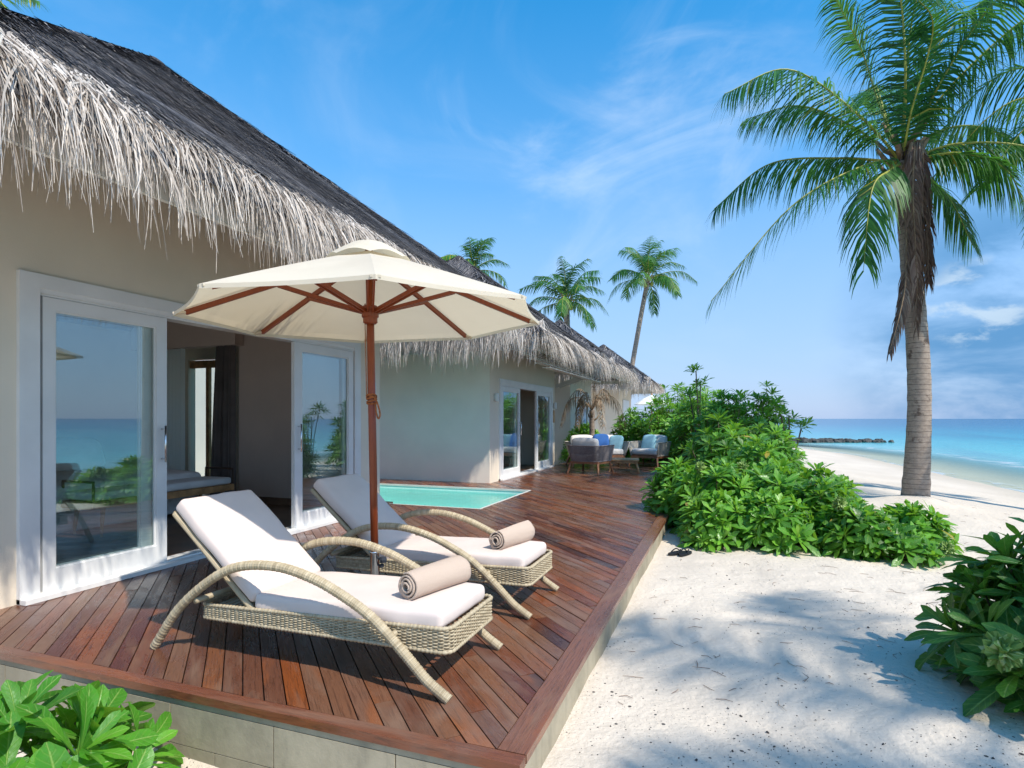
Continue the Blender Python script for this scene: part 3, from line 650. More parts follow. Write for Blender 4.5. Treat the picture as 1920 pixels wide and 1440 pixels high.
def villa_main():
    v = thing('thatched_villa', 'largest thatched villa at the left with open white sliding doors and beige walls', 'villa')
    m = wall_with_opening(v, -4.65, 1.95, 7.17, 3.75, 2.66, 6.62, 2.30, 'wall_paint')
    m.box(-9.4, -8.7, 1.95, 2.12, -.9, 3.6); m.box(-5.6, -4.85, 1.95, 2.12, -.9, 3.6); m.box(-8.7, -5.6, 1.95, 2.12, 2.4, 3.6); m.box(-8.7, -5.6, 1.95, 2.12, -.1, .03); m.box(-7.05, -4.85, 7.0, 7.17, -.9, 3.6); m.box(-9.4, -9.2, 2.12, 3.05, -.9, 3.6); m.box(-9.4, -9.2, 3.75, 7.9, -.9, 3.6); m.box(-9.4, -9.2, 3.05, 3.75, 2.25, 3.6); m.box(-7.2, -7.05, 7.0, 7.75, -.9, 3.6)
    m.box(-9.2, -9.0, 7.75, 7.9, -.9, 3.6); m.box(-9.0, -7.05, 7.75, 7.9, 2.35, 3.6)
    m.build('wall', 'wall_paint', v)
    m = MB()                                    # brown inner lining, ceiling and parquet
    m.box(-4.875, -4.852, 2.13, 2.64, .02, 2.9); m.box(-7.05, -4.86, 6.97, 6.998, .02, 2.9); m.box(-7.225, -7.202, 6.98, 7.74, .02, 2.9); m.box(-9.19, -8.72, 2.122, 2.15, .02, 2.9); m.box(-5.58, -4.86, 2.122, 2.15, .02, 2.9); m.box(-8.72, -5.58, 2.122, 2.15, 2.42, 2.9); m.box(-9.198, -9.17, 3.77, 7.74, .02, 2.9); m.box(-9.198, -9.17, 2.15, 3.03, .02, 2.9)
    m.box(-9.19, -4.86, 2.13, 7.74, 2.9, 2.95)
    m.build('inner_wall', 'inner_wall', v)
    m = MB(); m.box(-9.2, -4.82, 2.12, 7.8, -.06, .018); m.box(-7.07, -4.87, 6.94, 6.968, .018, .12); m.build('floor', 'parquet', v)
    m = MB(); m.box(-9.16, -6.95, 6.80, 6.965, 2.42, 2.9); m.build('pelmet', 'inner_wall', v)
    for nm, pts in (('fill_window', [(-8.7, 2.03, .03), (-5.6, 2.03, .03), (-5.6, 2.03, 2.4), (-8.7, 2.03, 2.4)]), ('rear_window', [(-9.3, 3.05, .0), (-9.3, 3.75, .0), (-9.3, 3.75, 2.25), (-9.3, 3.05, 2.25)])):  # south window is unseen, added to let fill light into the room
        m = MB(); a, c = V(pts[0]), V(pts[2]); b_, d_ = V(pts[1]), V(pts[3])
        for p, q in ((a, b_), (b_, c), (c, d_), (d_, a)): m.bar(p, q, .05, .05, up=(0, 0, 1) if abs((q-p).z) < .1 else (1, 0, 0))
        wn = m.build(nm, 'white_paint', v); m = MB(); m.quad(pts); m.build('pane', 'glass', wn)
    # glazed garden doors at the back of the room
    m = MB()
    for x in (-9.17, -8.62, -8.02, -7.52): m.box(x, x+.07, 7.78, 7.84, .02, 2.33)
    m.box(-9.1, -7.25, 7.781, 7.839, 2.2, 2.33); m.box(-9.1, -7.25, 7.781, 7.839, .02, .12)
    b = m.build('back_door', 'teak', v)
    m = MB(); m.quad([(-9.1, 7.81, .12), (-7.25, 7.81, .12), (-7.25, 7.81, 2.2), (-9.1, 7.81, 2.2)]); m.build('pane', 'glass', b)
    door_set(v, -4.65, 2.62, 6.66, 2.34, (2.775, 3.77), (5.39, 6.51))
    thatch(v, -3.05, 1.15, 8.0, 2.97, .785, 66000, 2300, 'ESN', 1., 3, yc=4.84, ext=3.12)
villa_main()
def room():
    c = MB()                                    # curtain: folded cloth
    for (x0, x1) in ((-7.56, -7.06),):
        pts = []
        n = 40
        for i in range(n+1):
            t = i/n; pts.append((x0+(x1-x0)*t, 6.90+.045*math.sin(t*46)+.02*math.sin(t*17)))
        for i in range(n):
            for (z0, z1, k0, k1) in ((.03, 1.2, 1.0, .9), (1.2, 2.45, .9, .75)):
                def q(p, k, z): return (x1+(p[0]-x1)*k, p[1], z)
                c.quad([q(pts[i], k0, z0), q(pts[i+1], k0, z0), q(pts[i+1], k1, z1), q(pts[i], k1, z1)])
    tag(c.build('curtain', 'curtain_cloth', smooth=True), 'dark grey curtain gathered beside the back door of the room', 'curtain')
    c = MB()
    for i in range(36):
        a = -8.60+.0132*i; y = lambda k: 6.92+.03*math.sin(k*1.3)
        c.quad([(a, y(i), .03), (a+.0132, y(i+1), .03), (a+.0132, y(i+1), 2.45), (a, y(i), 2.45)])
    tag(c.build('curtain', 'sheer_cloth', smooth=True), 'pale sheer curtain hanging left of the back glass door', 'curtain')
    b = thing('bed', 'wide bed with white linen behind the bench in the room', 'bed')
    m = MB(); m.rbox(.95, 1.05, .17, .05, 10, .02, Matrix.Translation((-7.75, 5.0, .21)), .01); m.build('skirt', 'linen', b, True)
    m = MB(); m.rbox(.98, 1.08, .12, .08, 14, .03, Matrix.Translation((-7.75, 5.0, .46)), .02); m.build('duvet', 'linen', b, True)
    m = MB(); m.box(-8.9, -8.78, 3.9, 6.1, .02, 1.15); m.build('headboard', 'inner_wall', b)
    for k, y in enumerate((4.5, 5.5)):
        m = MB(); m.rbox(.12, .38, .22, .1, 8, .05, Matrix.Translation((-8.55, y, .78)) @ Matrix.Rotation(-.4, 4, 'Y'), .01); m.build('pillow', 'linen', b, True)
    m = MB(); m.rbox(.07, .24, .22, .06, 8, .05, Matrix.Translation((-8.25, 4.75, .80)) @ Matrix.Rotation(-.4, 4, 'Y'), .01)
    tag(m.build('throw_pillow', 'teal_fabric', smooth=True), 'square teal pillow propped at the head of the bed', 'pillow')
    s = thing('bench', 'low upholstered bench on tapered legs at the foot of the bed', 'bench', (-6.55, 5.2, 0))
    m = MB(); m.rbox(.24, .92, .045, .03, 10, .01, Matrix.Translation((0, 0, .46))); m.build('seat', 'linen', s, True)
    m = MB(); m.box(-.25, .25, -.95, .95, .33, .41); m.build('rail', 'teak', s)
    for x in (-.2, .2):
        for y in (-.8, .8):
            m = MB(); m.tube([(x*1.1, y*1.04, .018), (x, y, .33)], [.014, .026], 8); m.build('leg', 'teak', s, True)
    for y in (-.93, .93):
        m = MB(); m.tube([(-.24, y, .42), (-.24, y, .62), (.24, y, .62), (.24, y, .42)], .016, 6); m.build('armrest', 'dark_wood', s)
room()
def villa_second():
    v = thing('thatched_villa', 'second thatched villa behind the pool with blank grey side wall', 'villa')
    m = wall_with_opening(v, -4.45, 10.83, 15.55, 3.6, 11.36, 15.22, 2.12, 'wall')
    m.box(-10.3, -4.65, 15.38, 15.55, -.1, 3.5); m.box(-10.3, -10.1, 11.02, 15.38, -.1, 3.5)
    m.build('wall', 'wall_paint', v)
    m = MB(); m.box(-10.3, -4.452, 10.825, 11.02, -.1, 3.5); m.build('side_wall', 'wall_grey', v)
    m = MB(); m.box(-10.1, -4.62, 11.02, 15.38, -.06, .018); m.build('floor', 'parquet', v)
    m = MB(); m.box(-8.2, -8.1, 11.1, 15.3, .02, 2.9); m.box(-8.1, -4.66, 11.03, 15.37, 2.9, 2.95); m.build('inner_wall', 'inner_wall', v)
    door_set(v, -4.45, 11.32, 15.26, 2.14, (11.46, 12.62), (13.85, 15.12))
    m = MB()                                    # white soffit boards and brackets under the far eave
    for i in range(7): m.box(-4.40+i*.17, -4.245+i*.17, 10.95, 15.9, 2.90-.10*i, 2.915-.10*i)
    for y in (15.6, 15.95): m.bar((-4.42, y, 2.2), (-3.45, y, 2.52), .05, .09)
    m.build('soffit', 'fascia_paint', v)
    thatch(v, -3.1, 9.9, 16.1, 2.9, .78, 24000, 1250, 'ESN', 1.25, 11)
    t = thing('television', 'black flat television on a cabinet inside the second villa', 'television')
    m = MB(); m.box(-7.6, -7.55, 13.2, 14.6, .85, 1.62); m.build('screen', 'dark_plastic', t)
    m = MB(); m.box(-7.63, -7.60, 13.5, 14.3, .82, 1.3); m.build('mount', 'black_rubber', t)
    t = thing('cabinet', 'pale low cabinet below the television in the second villa', 'cabinet')
    m = MB(); m.box(-8.05, -7.35, 12.8, 15.0, .10, .70); m.build('body', 'linen', t)
    m = MB(); m.box(-8.07, -7.33, 12.78, 15.02, .702, .75); m.build('top', 'dark_wood', t)
    for y in (13.5, 14.25): m = MB(); m.box(-7.349, -7.335, y-.2, y+.2, .58, .6); m.build('handle', 'chrome', t)
villa_second()
def villa_far():
    v = thing('thatched_villa', 'third thatched villa partly hidden behind the dead palm and the lounge chairs', 'villa')
    m = MB(); m.box(-9, -4.6, 17.9, 18.1, -.2, 3.4); m.box(-4.8, -4.6, 18.1, 18.6, -.2, 3.4); m.box(-4.8, -4.6, 20.4, 20.9, -.2, 3.4); m.box(-4.8, -4.6, 18.6, 20.4, 2.2, 3.4); m.box(-9, -4.8, 20.7, 20.9, -.2, 3.4)
    m.build('wall', 'wall_grey', v)
    door_set(v, -4.6, 18.56, 20.44, 2.2, (18.7, 19.5), (19.52, 20.3))
    m = MB(); m.box(-6.6, -6.5, 18.1, 20.7, -.1, 3.0); m.build('inner_wall', 'sheer_cloth', v)
    thatch(v, -3.1, 17.0, 21.5, 2.92, .78, 8000, 560, 'ESN', 1.5, 21)
    v = thing('thatched_villa', 'farthest thatched villa whose roof slopes down into the hedge', 'villa')
    m = MB(); m.box(-8.5, -4.6, 26.9, 27.1, -.2, 3.4); m.box(-4.8, -4.6, 27.1, 30.4, -.2, 3.4); m.box(-8.5, -4.8, 30.2, 30.4, -.2, 3.4); m.build('wall', 'wall_paint', v)
    m = MB(); m.box(-4.6, -4.56, 27.8, 29.6, .0, 2.2); m.build('door', 'white_paint', v)
    thatch(v, -3.1, 26.0, 31.2, 2.95, .78, 6000, 420, 'ESN', 1.9, 31)
villa_far()
def garden_wall():
    t = thing('garden_wall', 'pale rendered garden wall seen through the back door of the room', 'wall')
    m = MB(); m.box(-17, -10.32, 10.85, 11.0, -.2, 2.7); m.build('wall', 'wall_grey', t)
    m = MB(); m.box(-17.02, -10.32, 10.82, 11.03, 2.701, 2.76); m.build('coping', 'white_paint', t)
garden_wall()
def small_fixtures():
    for i, (X, y, z, lab) in enumerate(((-4.65, 6.92, 1.72, 'small white wall light on the beige wall beside the umbrella pole'), (-4.45, 11.08, 1.74, 'small white wall light left of the second villa door'), (-4.45, 15.42, 1.66, 'small white wall light right of the second villa door'))):
        t = thing('wall_light', lab, 'wall light', (X, y, z), 0, 'wall lights beside the doors')
        m = MB(); m.box(0, .02, -.05, .05, -.07, .07); m.build('back_plate', 'fascia_paint', t)
        m = MB(); m.rbox(.035, .035, .09, .02, 4, 0, Matrix.Translation((.055, 0, 0))); m.build('shade', 'white_paint', t, True)
    t = thing('door_plaque', 'small wooden plaque on the wall right of the second villa door', 'plaque', (-4.45, 15.42, 1.36))
    m = MB(); m.rbox(.012, .09, .17, .01, 4, 0, Matrix.Translation((.012, 0, 0))); m.build('plaque', 'teak', t)
small_fixtures()

# ------------------------------------------------------------------ sun loungers and towels
def lounger():
    L = thing('sun_lounger', 'nearest wicker sun lounger, white cushion mostly sunlit, by the front deck edge', 'sun lounger', (-2.0, 2.72, 0), 0, 'wicker sun loungers on the deck')
    xa, xb, ya, yb, rr = -.75, .79, -.27, .28, .05
    per = []                                     # rounded rectangle path
    def seg(a, b):
        n = max(2, int((V(b)-V(a)).length/.0075)); return [V(a).lerp(V(b), i/n) for i in range(n)]
    def arc(cx, cy, a0): return [V((cx+rr*math.cos(a0+i/10*math.pi/2), cy+rr*math.sin(a0+i/10*math.pi/2), 0)) for i in range(10)]
    per += seg((xa+rr, ya, 0), (xb-rr, ya, 0))+arc(xb-rr, ya+rr, -math.pi/2)+seg((xb, ya+rr, 0), (xb, yb-rr, 0))+arc(xb-rr, yb-rr, 0)+seg((xb-rr, yb, 0), (xa+rr, yb, 0))+arc(xa+rr, yb-rr, math.pi/2)+seg((xa, yb-rr, 0), (xa, ya+rr, 0))+arc(xa+rr, ya+rr, math.pi)
    n = len(per); cen = V(((xa+xb)/2, (ya+yb)/2, 0)); S = .028; ln = 0; dist = [0]
    for i in range(n): dist.append(dist[-1]+(per[(i+1) % n]-per[i]).length)
    tot = dist[-1]; K = round(tot/S)
    def zr(x, f): k = (x-xa)/(xb-xa); lo = .197+.008*k; hi = .262+.046*k; return lo+(hi-lo)*f
    nrm = []
    for i in range(n):
        t = per[(i+1) % n]-per[i-1]; nrm.append(V((t.y, -t.x, 0)).normalized())
    m = MB(); rows = 13
    for k in range(rows):
        f = (k+.5)/rows; pts = []
        for i in range(n+1):
            j = i % n; ph = dist[i]/tot*K*math.pi*2/2
            pts.append(per[j]+nrm[j]*(.0042*math.sin(ph+math.pi*(k % 2)))+V((0, 0, zr(per[j].x, f))))
        m.tube(pts, .0049, 4, .35+.5*rng.random(), rvar=.5, cap=False)
    for k in range(int(K)):                       # stakes
        s = k*tot/K; i = min(range(0, n, 1), key=lambda q: abs(dist[q]-s)); p = per[i]
        m.tube([p+V((0, 0, zr(p.x, -.02))), p+V((0, 0, zr(p.x, 1.02)))], .004, 4, .2, cap=False)
    for f in (1.04, -.04):                        # wrapped top and bottom rims
        pts = [per[i % n]+V((0, 0, zr(per[i % n].x, f))) for i in range(n+1)]
        m.tube(pts, [.011+.0022*math.sin(i*2.1) for i in range(n+1)], 6, .6, rvar=.5, cap=False)
    for x in [xa+.05+i*.045 for i in range(32)]:  # woven bed under the cushion
        z = zr(x, .72); m.bar((x, ya, z), (x, yb, z), .026, .006, .3+.4*rng.random())
    for y in [ya+.05+i*.05 for i in range(10)]: m.bar((xa, y, zr(xa, .66)), (xb, y, zr(xb, .66)), .02, .006, .3+.4*rng.random())
    m.build('frame', 'wicker', L, True)
    path = [(.815, .012), (.70, .085), (.58, .194), (.41, .336), (.25, .423), (.06, .496), (-.17, .537), (-.42, .515), (-.62, .425), (-.85, .245), (-1.035, .012)]
    for y in (-.325, .325):
        m = MB(); pts = spline([(x, y, z) for x, z in path], 460)
        rad = [.0245+.0016*math.sin(i*2*math.pi/3.0)+.0008*math.sin(i*.9) for i in range(461)]
        m.tube(pts, rad, 12, .55, rvar=.55); m.build('arm', 'wicker', L, False)
    for x, z in ((-.73, .30), (.5, .262)): m = MB(); m.tube([(x, -.325, z), (x, .325, z)], .017, 8, .4); m.build('crossbar', 'wicker', L, True)
    m = MB()
    a = V((-.40, 0, .272)); b = V((-.965, 0, .755)); sd = V((0, 1, 0))
    for k in range(24): q = a.lerp(b, k/23); m.bar(q-sd*.255, q+sd*.255, .027, .012, .25+.5*rng.random(), up=(b-a).cross(sd))
    for y in (-.255, .255): m.tube([a+sd*y, b+sd*y], .016, 8, .5)
    m.build('back_frame', 'wicker', L)
    m = MB(); m.rbox(.565, .268, .047, .03, 26, .008, Matrix.Translation((.185, 0, .326)) @ Matrix.Rotation(-.028, 4, 'Y'), .007, seed=3); m.build('seat_cushion', 'cushion', L, True)
    ang = math.atan2(.483, -.565); mid = V((-.655, 0, .575))
    T = Matrix.Translation(mid) @ Matrix.Rotation(-(ang-math.pi), 4, 'Y') 
    T = Matrix.Translation(mid) @ Matrix.Rotation(math.atan2(.483, .565), 4, 'Y')
    m = MB(); m.rbox(.375, .268, .045, .03, 22, .012, T, .007, seed=9); m.build('back_cushion', 'cushion', L, True)
    return L
L1 = lounger()
dup(L1, (-2.0, 3.90, 0), 0, 'farther wicker sun lounger, backrest in the umbrella shade, beside the pool')
def towel():
    m = MB(); pts = []
    for i in range(150):                          # spiral section with folds
        t = i/149; a = t*2*math.pi*3.4; r = .016+.055*t+.004*math.sin(a*1.7+1)*(1-t); pts.append((r*math.cos(a)*1.04, r*math.sin(a)*.96))
    th = .0095; hl = .215
    def sec(y, sh):
        out = []
        for i, p in enumerate(pts):
            q = V((p[0], 0, p[1])); nx = pts[min(i+1, 149)]; pv = pts[max(0, i-1)]; tn = V((nx[0]-pv[0], 0, nx[1]-pv[1])).normalized(); nn = V((tn.z, 0, -tn.x))
            out.append((q+nn*th/2+V((0, y+sh*(i/149-.5), 0)), q-nn*th/2+V((0, y+sh*(i/149-.5), 0))))
        return out
    ys = [-hl, -hl+.012, -.1, 0, .1, hl-.012, hl]; secs = [sec(y, .015) for y in ys]
    for a, b in zip(secs, secs[1:]):
        for i in range(149):
            m.quad([a[i][0], a[i+1][0], b[i+1][0], b[i][0]]); m.quad([a[i][1], b[i][1], b[i+1][1], a[i+1][1]])
    for s_ in (secs[0], secs[-1]):
        for i in range(149): m.quad([s_[i][0], s_[i][1], s_[i+1][1], s_[i+1][0]])
    o = m.build('rolled_towel', 'towel', smooth=False)
    bm = bmesh.new(); bm.from_mesh(o.data); bmesh.ops.remove_doubles(bm, verts=bm.verts, dist=1e-5); bmesh.ops.recalc_face_normals(bm, faces=bm.faces)
    for v in bm.verts: v.co += noise.noise_vector(v.co*14)*.006+noise.noise_vector(v.co*60)*.0022; v.co.x *= 1+.05*math.sin(v.co.y*9)
    bm.to_mesh(o.data); bm.free()
    o.data.polygons.foreach_set('use_smooth', [True]*len(o.data.polygons))
    o.location = (-1.455, 2.77, .452); o.rotation_euler = (0, .5, R(-14))
    tag(o, 'rolled beige towel on the foot of the nearest lounger', 'towel', 'rolled towels on the loungers')
    c = o.copy(); C.objects.link(c); c.location = (-1.455, 3.96, .452); c.rotation_euler = (0, 1.1, R(-11)); c['label'] = 'rolled beige towel on the foot of the farther lounger'
towel()

# ------------------------------------------------------------------ umbrella
def umbrella():
    U = thing('parasol', 'cream canvas market umbrella on a red wooden pole between the loungers', 'umbrella', (-2.17, 3.3, 0), 0)
    U.rotation_euler = (R(.4), R(-1.0), 0)
    RR, zr, zt = 1.17, 1.97, 2.415; ph = R(35)
    def pt(r, a, z): return V((r*math.cos(a), r*math.sin(a), z))
    def cz(r): t = r/RR; return zt+(zr-zt)*(t*.93+.07*t*t)
    m = MB(); NR, NA = 14, 10
    for k in range(8):
        a0 = ph+k*math.pi/4; g = []
        for i in range(NR+1):
            r = .03+(RR-.03)*i/NR; row = []
            for j in range(NA+1):
                t = j/NA; p = pt(r, a0, 0).lerp(pt(r, a0+math.pi/4, 0), t); sag = math.sin(math.pi*t)*i/NR
                z = cz(r)-.012*sag+(.010*sag if i == NR else 0); p = p*(1-.022*sag*(i/NR)**3); row.append(V((p.x, p.y, z)))
            g.append(row)
        for i in range(NR):
            for j in range(NA): m.quad([g[i][j], g[i+1][j], g[i+1][j+1], g[i][j+1]], .5)
        for j in range(NA):                        # hem
            a, b = g[NR][j], g[NR][j+1]; d = V((0, 0, -.022)); m.quad([a, a+d, b+d, b], .5)
    can = m.build('canopy', 'canvas', U, True)
    m = MB()
    for k in range(8):                             # vent cap with raised scallops
        a0 = ph+k*math.pi/4; g = []
        for i in range(7):
            r = .01+.275*i/6; row = []
            for j in range(9):
                t = j/8; p = pt(r, a0, 0).lerp(pt(r, a0+math.pi/4, 0), t); z = 2.475-.145*(i/6)**1.75+.026*math.sin(math.pi*t)*(i/6)**3
                row.append(V((p.x, p.y, z)))
            g.append(row)
        for i in range(6):
            for j in range(8): m.quad([g[i][j], g[i+1][j], g[i+1][j+1], g[i][j+1]], .5)
    m.build('vent_cap', 'canvas', can, True)
    m = MB(); m.tube([(0, 0, .16), (0, 0, 1.2), (0, 0, 2.42)], .0255, 16, .4); m.build('pole', 'umbrella_wood', U, True)
    m = MB(); m.lathe([(.035, 1.925), (.047, 1.935), (.047, 1.965), (.056, 1.972), (.056, 2.035), (.046, 2.045), (.03, 2.05)], 20); m.build('runner', 'umbrella_wood', U)
    m = MB(); m.lathe([(.03, 2.33), (.05, 2.335), (.05, 2.395), (.03, 2.40)], 20); m.build('top_hub', 'umbrella_wood', U)
    for k in range(8):
        a = ph+k*math.pi/4; m = MB(); m.bar(pt(.045, a, 2.365), pt(RR-.07, a, cz(RR-.07)-.028), .021, .030, .5)
        rb = m.build('rib', 'umbrella_wood', U)
        m = MB(); sd = pt(.011, a+math.pi/2, 0)
        for s in (-1, 1): m.bar(pt(.05, a, 2.005)+sd*s*1.6, pt(.57, a, cz(.57)-.045)+sd*s*1.6, .011, .024, .4)
        m.tube([pt(.57, a, cz(.57)-.04)-sd*2.6, pt(.57, a, cz(.57)-.04)+sd*2.6], .005, 6, .9)
        m.build('strut', 'umbrella_wood', rb)
        m = MB(); e = pt(RR-.075, a, cz(RR-.075)-.03); m.bar(e, pt(RR-.005, a, cz(RR-.005)-.008), .05, .012, .5); m.build('pocket', 'canvas', rb)
    m = MB()
    for i, z in enumerate((1.405, 1.42, 1.435, 1.452)): m.tube([(.030*math.cos(t/12*6.283), .030*math.sin(t/12*6.283), z+.008*math.sin(t*.5+i)) for t in range(13)], .0065, 6, .5, cap=False)
    lp = spline([(.03, -.015, 1.44), (.055, -.02, 1.40), (.075, -.022, 1.33), (.062, -.022, 1.30), (.045, -.02, 1.34), (.035, -.012, 1.41)], 30); m.tube(lp, .0055, 6, .5)
    m.tube(spline([(.03, -.018, 1.44), (-.012, -.034, 1.455), (-.03, -.01, 1.43)], 10), .0065, 6, .5)
    m.tube([(-.026, -.020, 1.45), (-.028, -.020, 1.95)], .003, 5, .5)
    m.build('rope', 'rope', U, True)
    m = MB(); m.lathe([(.030, .045), (.030, .41), (.034, .412), (.034, .425), (.027, .427)], 20)
    m.build('base_tube', 'chrome', U, True)
    m = MB(); m.tube([(.028, -.005, .38), (.058, -.01, .38)], .009, 8, .5); m.lathe([(.004, -.022), (.022, -.018), (.024, .0), (.020, .018), (.004, .022)], 10, (.072, -.012, .375)); m.tube([(.028, -.005, .335), (.05, -.01, .335)], .007, 8, .5); m.lathe([(.003, -.014), (.015, -.01), (.015, .01), (.003, .014)], 10, (.06, -.012, .335)); m.build('clamp_knob', 'dark_plastic', U)
    m = MB(); m.lathe([(.255, .002), (.26, .01), (.25, .04), (.06, .055), (.04, .06)], 32); m.build('base_plate', 'base_stone', U)
umbrella()

# ------------------------------------------------------------------ lounge seating at the far end
def rope_seat(width, label, loc, rz, pillows, cordmat='cord', group='rope lounge seats'):
    S = thing('rope_armchair' if width < 1 else 'rope_sofa', label, 'armchair' if width < 1 else 'sofa', loc, rz, group)
    w2, d2 = width/2, .40
    m = MB()                                       # teak base
    m.box(-w2*.86, w2*.86, -d2*.85, -d2*.85+.05, .24, .30); m.box(-w2*.86, w2*.86, d2*.85-.05, d2*.85, .24, .30); m.box(-w2*.86, -w2*.86+.05, -d2*.85+.05, d2*.85-.05, .24, .30); m.box(w2*.86-.05, w2*.86, -d2*.85+.05, d2*.85-.05, .24, .30)
    m.box(-w2*.8, w2*.8, -d2*.8, d2*.8, .301, .32); m.build('base', 'teak_wood', S)
    for x in (-1, 1):
        for y in (-1, 1):
            m = MB(); m.tube([(x*w2*.95, y*d2*.98, 0), (x*w2*.82, y*d2*.78, .25)], [.022, .032], 6); m.build('leg', 'teak_wood', S)
    # cord shell: sides and back (back at +y)
    m = MB(); bot = []; top = []
    def path(hw, y0, y1, r, n):
        P = [V((-hw, y0, 0)), V((-hw, y1-r, 0))]+[V((-hw+r-r*math.cos(t/6*math.pi/2), y1-r+r*math.sin(t/6*math.pi/2), 0)) for t in range(1, 6)]+[V((-hw+r, y1, 0)), V((hw-r, y1, 0))]+[V((hw-r+r*math.sin(t/6*math.pi/2), y1-r+r*math.cos(t/6*math.pi/2), 0)) for t in range(1, 6)]+[V((hw, y1-r, 0)), V((hw, y0, 0))]
        ds = [0]
        for a, b in zip(P, P[1:]): ds.append(ds[-1]+(b-a).length)
        out = []
        for i in range(n+1):
            s = ds[-1]*i/n; k = max(0, min(len(P)-2, next((q for q in range(len(ds)-1) if ds[q+1] >= s), len(P)-2))); out.append(P[k].lerp(P[k+1], (s-ds[k])/max(1e-6, ds[k+1]-ds[k])))
        return out
    n = int((width+1.6)/.021); bot = path(w2*.86, -d2*.86, d2*.86, .1, n); top = path(w2, -d2, d2+.02, .13, n)
    zt = [.66]*(n+1)
    for i in range(n+1): m.tube([bot[i]+V((0, 0, .30)), top[i]+V((0, 0, zt[i]))], .0075, 4, rng.random(), cap=False)
    m.build('cord_shell', cordmat, S)
    m = MB(); m.tube([p+V((0, 0, .665)) for p in top], .014, 6, .3); m.tube([p+V((0, 0, .30)) for p in bot], .012, 6, .3)
    for i in (0, n): m.tube([bot[i]+V((0, 0, .30)), top[i]+V((0, 0, .665))], .014, 6, .3)
    m.build('shell_rim', cordmat, S, True)
    m = MB(); m.rbox(w2*.82, d2*.80, .075, .04, 10, .012, Matrix.Translation((0, -.02, .40)), .004); m.build('seat_cushion', 'cushion_white', S, True)
    nb = 1 if width < 1 else 2
    for k in range(nb):
        x = 0 if nb == 1 else (-w2*.41+k*w2*.82)
        m = MB(); m.rbox(w2*(.78/nb), .075, .19, .06, 10, .03, Matrix.Translation((x, d2*.62, .64)) @ Matrix.Rotation(-.2, 4, 'X'), .006, seed=k); m.build('back_cushion', 'cushion_white', S, True)
    for (x, y, z, mat, rot, lab) in pillows:
        m = MB(); m.rbox(.21, .06, .20, .055, 8, .035, None, .006)
        p = m.build('throw_pillow', mat, smooth=True); T = S.matrix_basis
        p.location = T @ V((x, y, z)); p.rotation_euler = (-.32, 0, rz+rot); tag(p, lab, 'pillow', 'throw pillows on the lounge seats')
    return S
bpy.context.view_layer.update()
def ploc(px, d): return FW*d+RT*((px-960)/1090*d)
a = ploc(1107, 13.9); rope_seat(.86, 'grey rope armchair with its back to the pool, nearest of the lounge set', (a.x, a.y, 0), R(165), [], 'grey_cord')
b = ploc(1118, 15.9); rope_seat(1.62, 'long rope sofa with white cushions against the hedge', (b.x, b.y, 0), R(28), [(.16, .08, .66, 'blue_fabric', -.1, 'deep blue pillow in the middle of the rope sofa'), (.56, .02, .62, 'aqua_fabric', -.9, 'pale aqua pillow at the right end of the rope sofa')])
c_ = ploc(1219, 15.9); rope_seat(.92, 'tan rope armchair facing the table beside the big hedge', (c_.x, c_.y, 0), R(-22), [(-.10, .12, .64, 'aqua_fabric', -.1, 'pale aqua pillow in the armchair beside the big hedge')])
def coffee_table():
    p = ploc(1170, 14.5); t = thing('coffee_table', 'low slatted teak coffee table between the rope seats', 'table', (p.x, p.y, 0), R(10))
    m = MB()
    for i in range(6): m.box(-.36, .36, -.36+i*.121, -.252+i*.121, .27, .30)
    m.build('tabletop', 'teak', t)
    m = MB(); m.box(-.33, .33, -.33, -.29, .215, .269); m.box(-.33, .33, .29, .33, .215, .269); m.build('apron', 'teak', t)
    for x in (-1, 1):
        for y in (-1, 1):
            m = MB(); m.tube([(x*.36, y*.36, 0), (x*.29, y*.29, .22)], [.02, .03], 6); m.build('leg', 'teak', t)
coffee_table()
def flip_flops():
    for k, (px, d, rz, lab) in enumerate(((1268, 6.45, .9, 'black flip-flop on the sand by the deck, left of the pair'), (1284, 6.42, 1.2, 'black flip-flop on the sand by the hedge, right of the pair'))):
        p = ploc(px, d); t = thing('flip_flop', lab, 'sandal', (p.x, p.y, gz(p.x, p.y)+.004), rz, 'pair of flip-flops on the sand')
        m = MB(); pl = [(.13*math.cos(a)*(1 if math.cos(a) > 0 else .95), .05*math.sin(a)*(1.0+.25*math.cos(a))) for a in [i/20*6.283 for i in range(20)]]; m.prism(pl, 0, .018); m.build('sole', 'black_rubber', t)
        m = MB(); 
        for s in (-1, 1): m.tube(spline([(.07, 0, .018), (.03, s*.03, .05), (-.03, s*.047, .018)], 8), .007, 5)
        m.build('strap', 'black_rubber', t)
flip_flops()
def far_parasol():
    p = ploc(1262, 25); t = thing('parasol', 'distant white beach umbrella showing above the hedge', 'umbrella', (p.x-.9, p.y, -.2))
    m = MB(); m.lathe([(.75, 2.10), (.74, 2.13), (.4, 2.36), (.04, 2.52)], 8); m.build('canopy', 'far_canvas', t)
    m = MB(); m.tube([(0, 0, 0), (0, 0, 2.6)], .03, 8); m.build('pole', 'teak', t)
far_parasol()

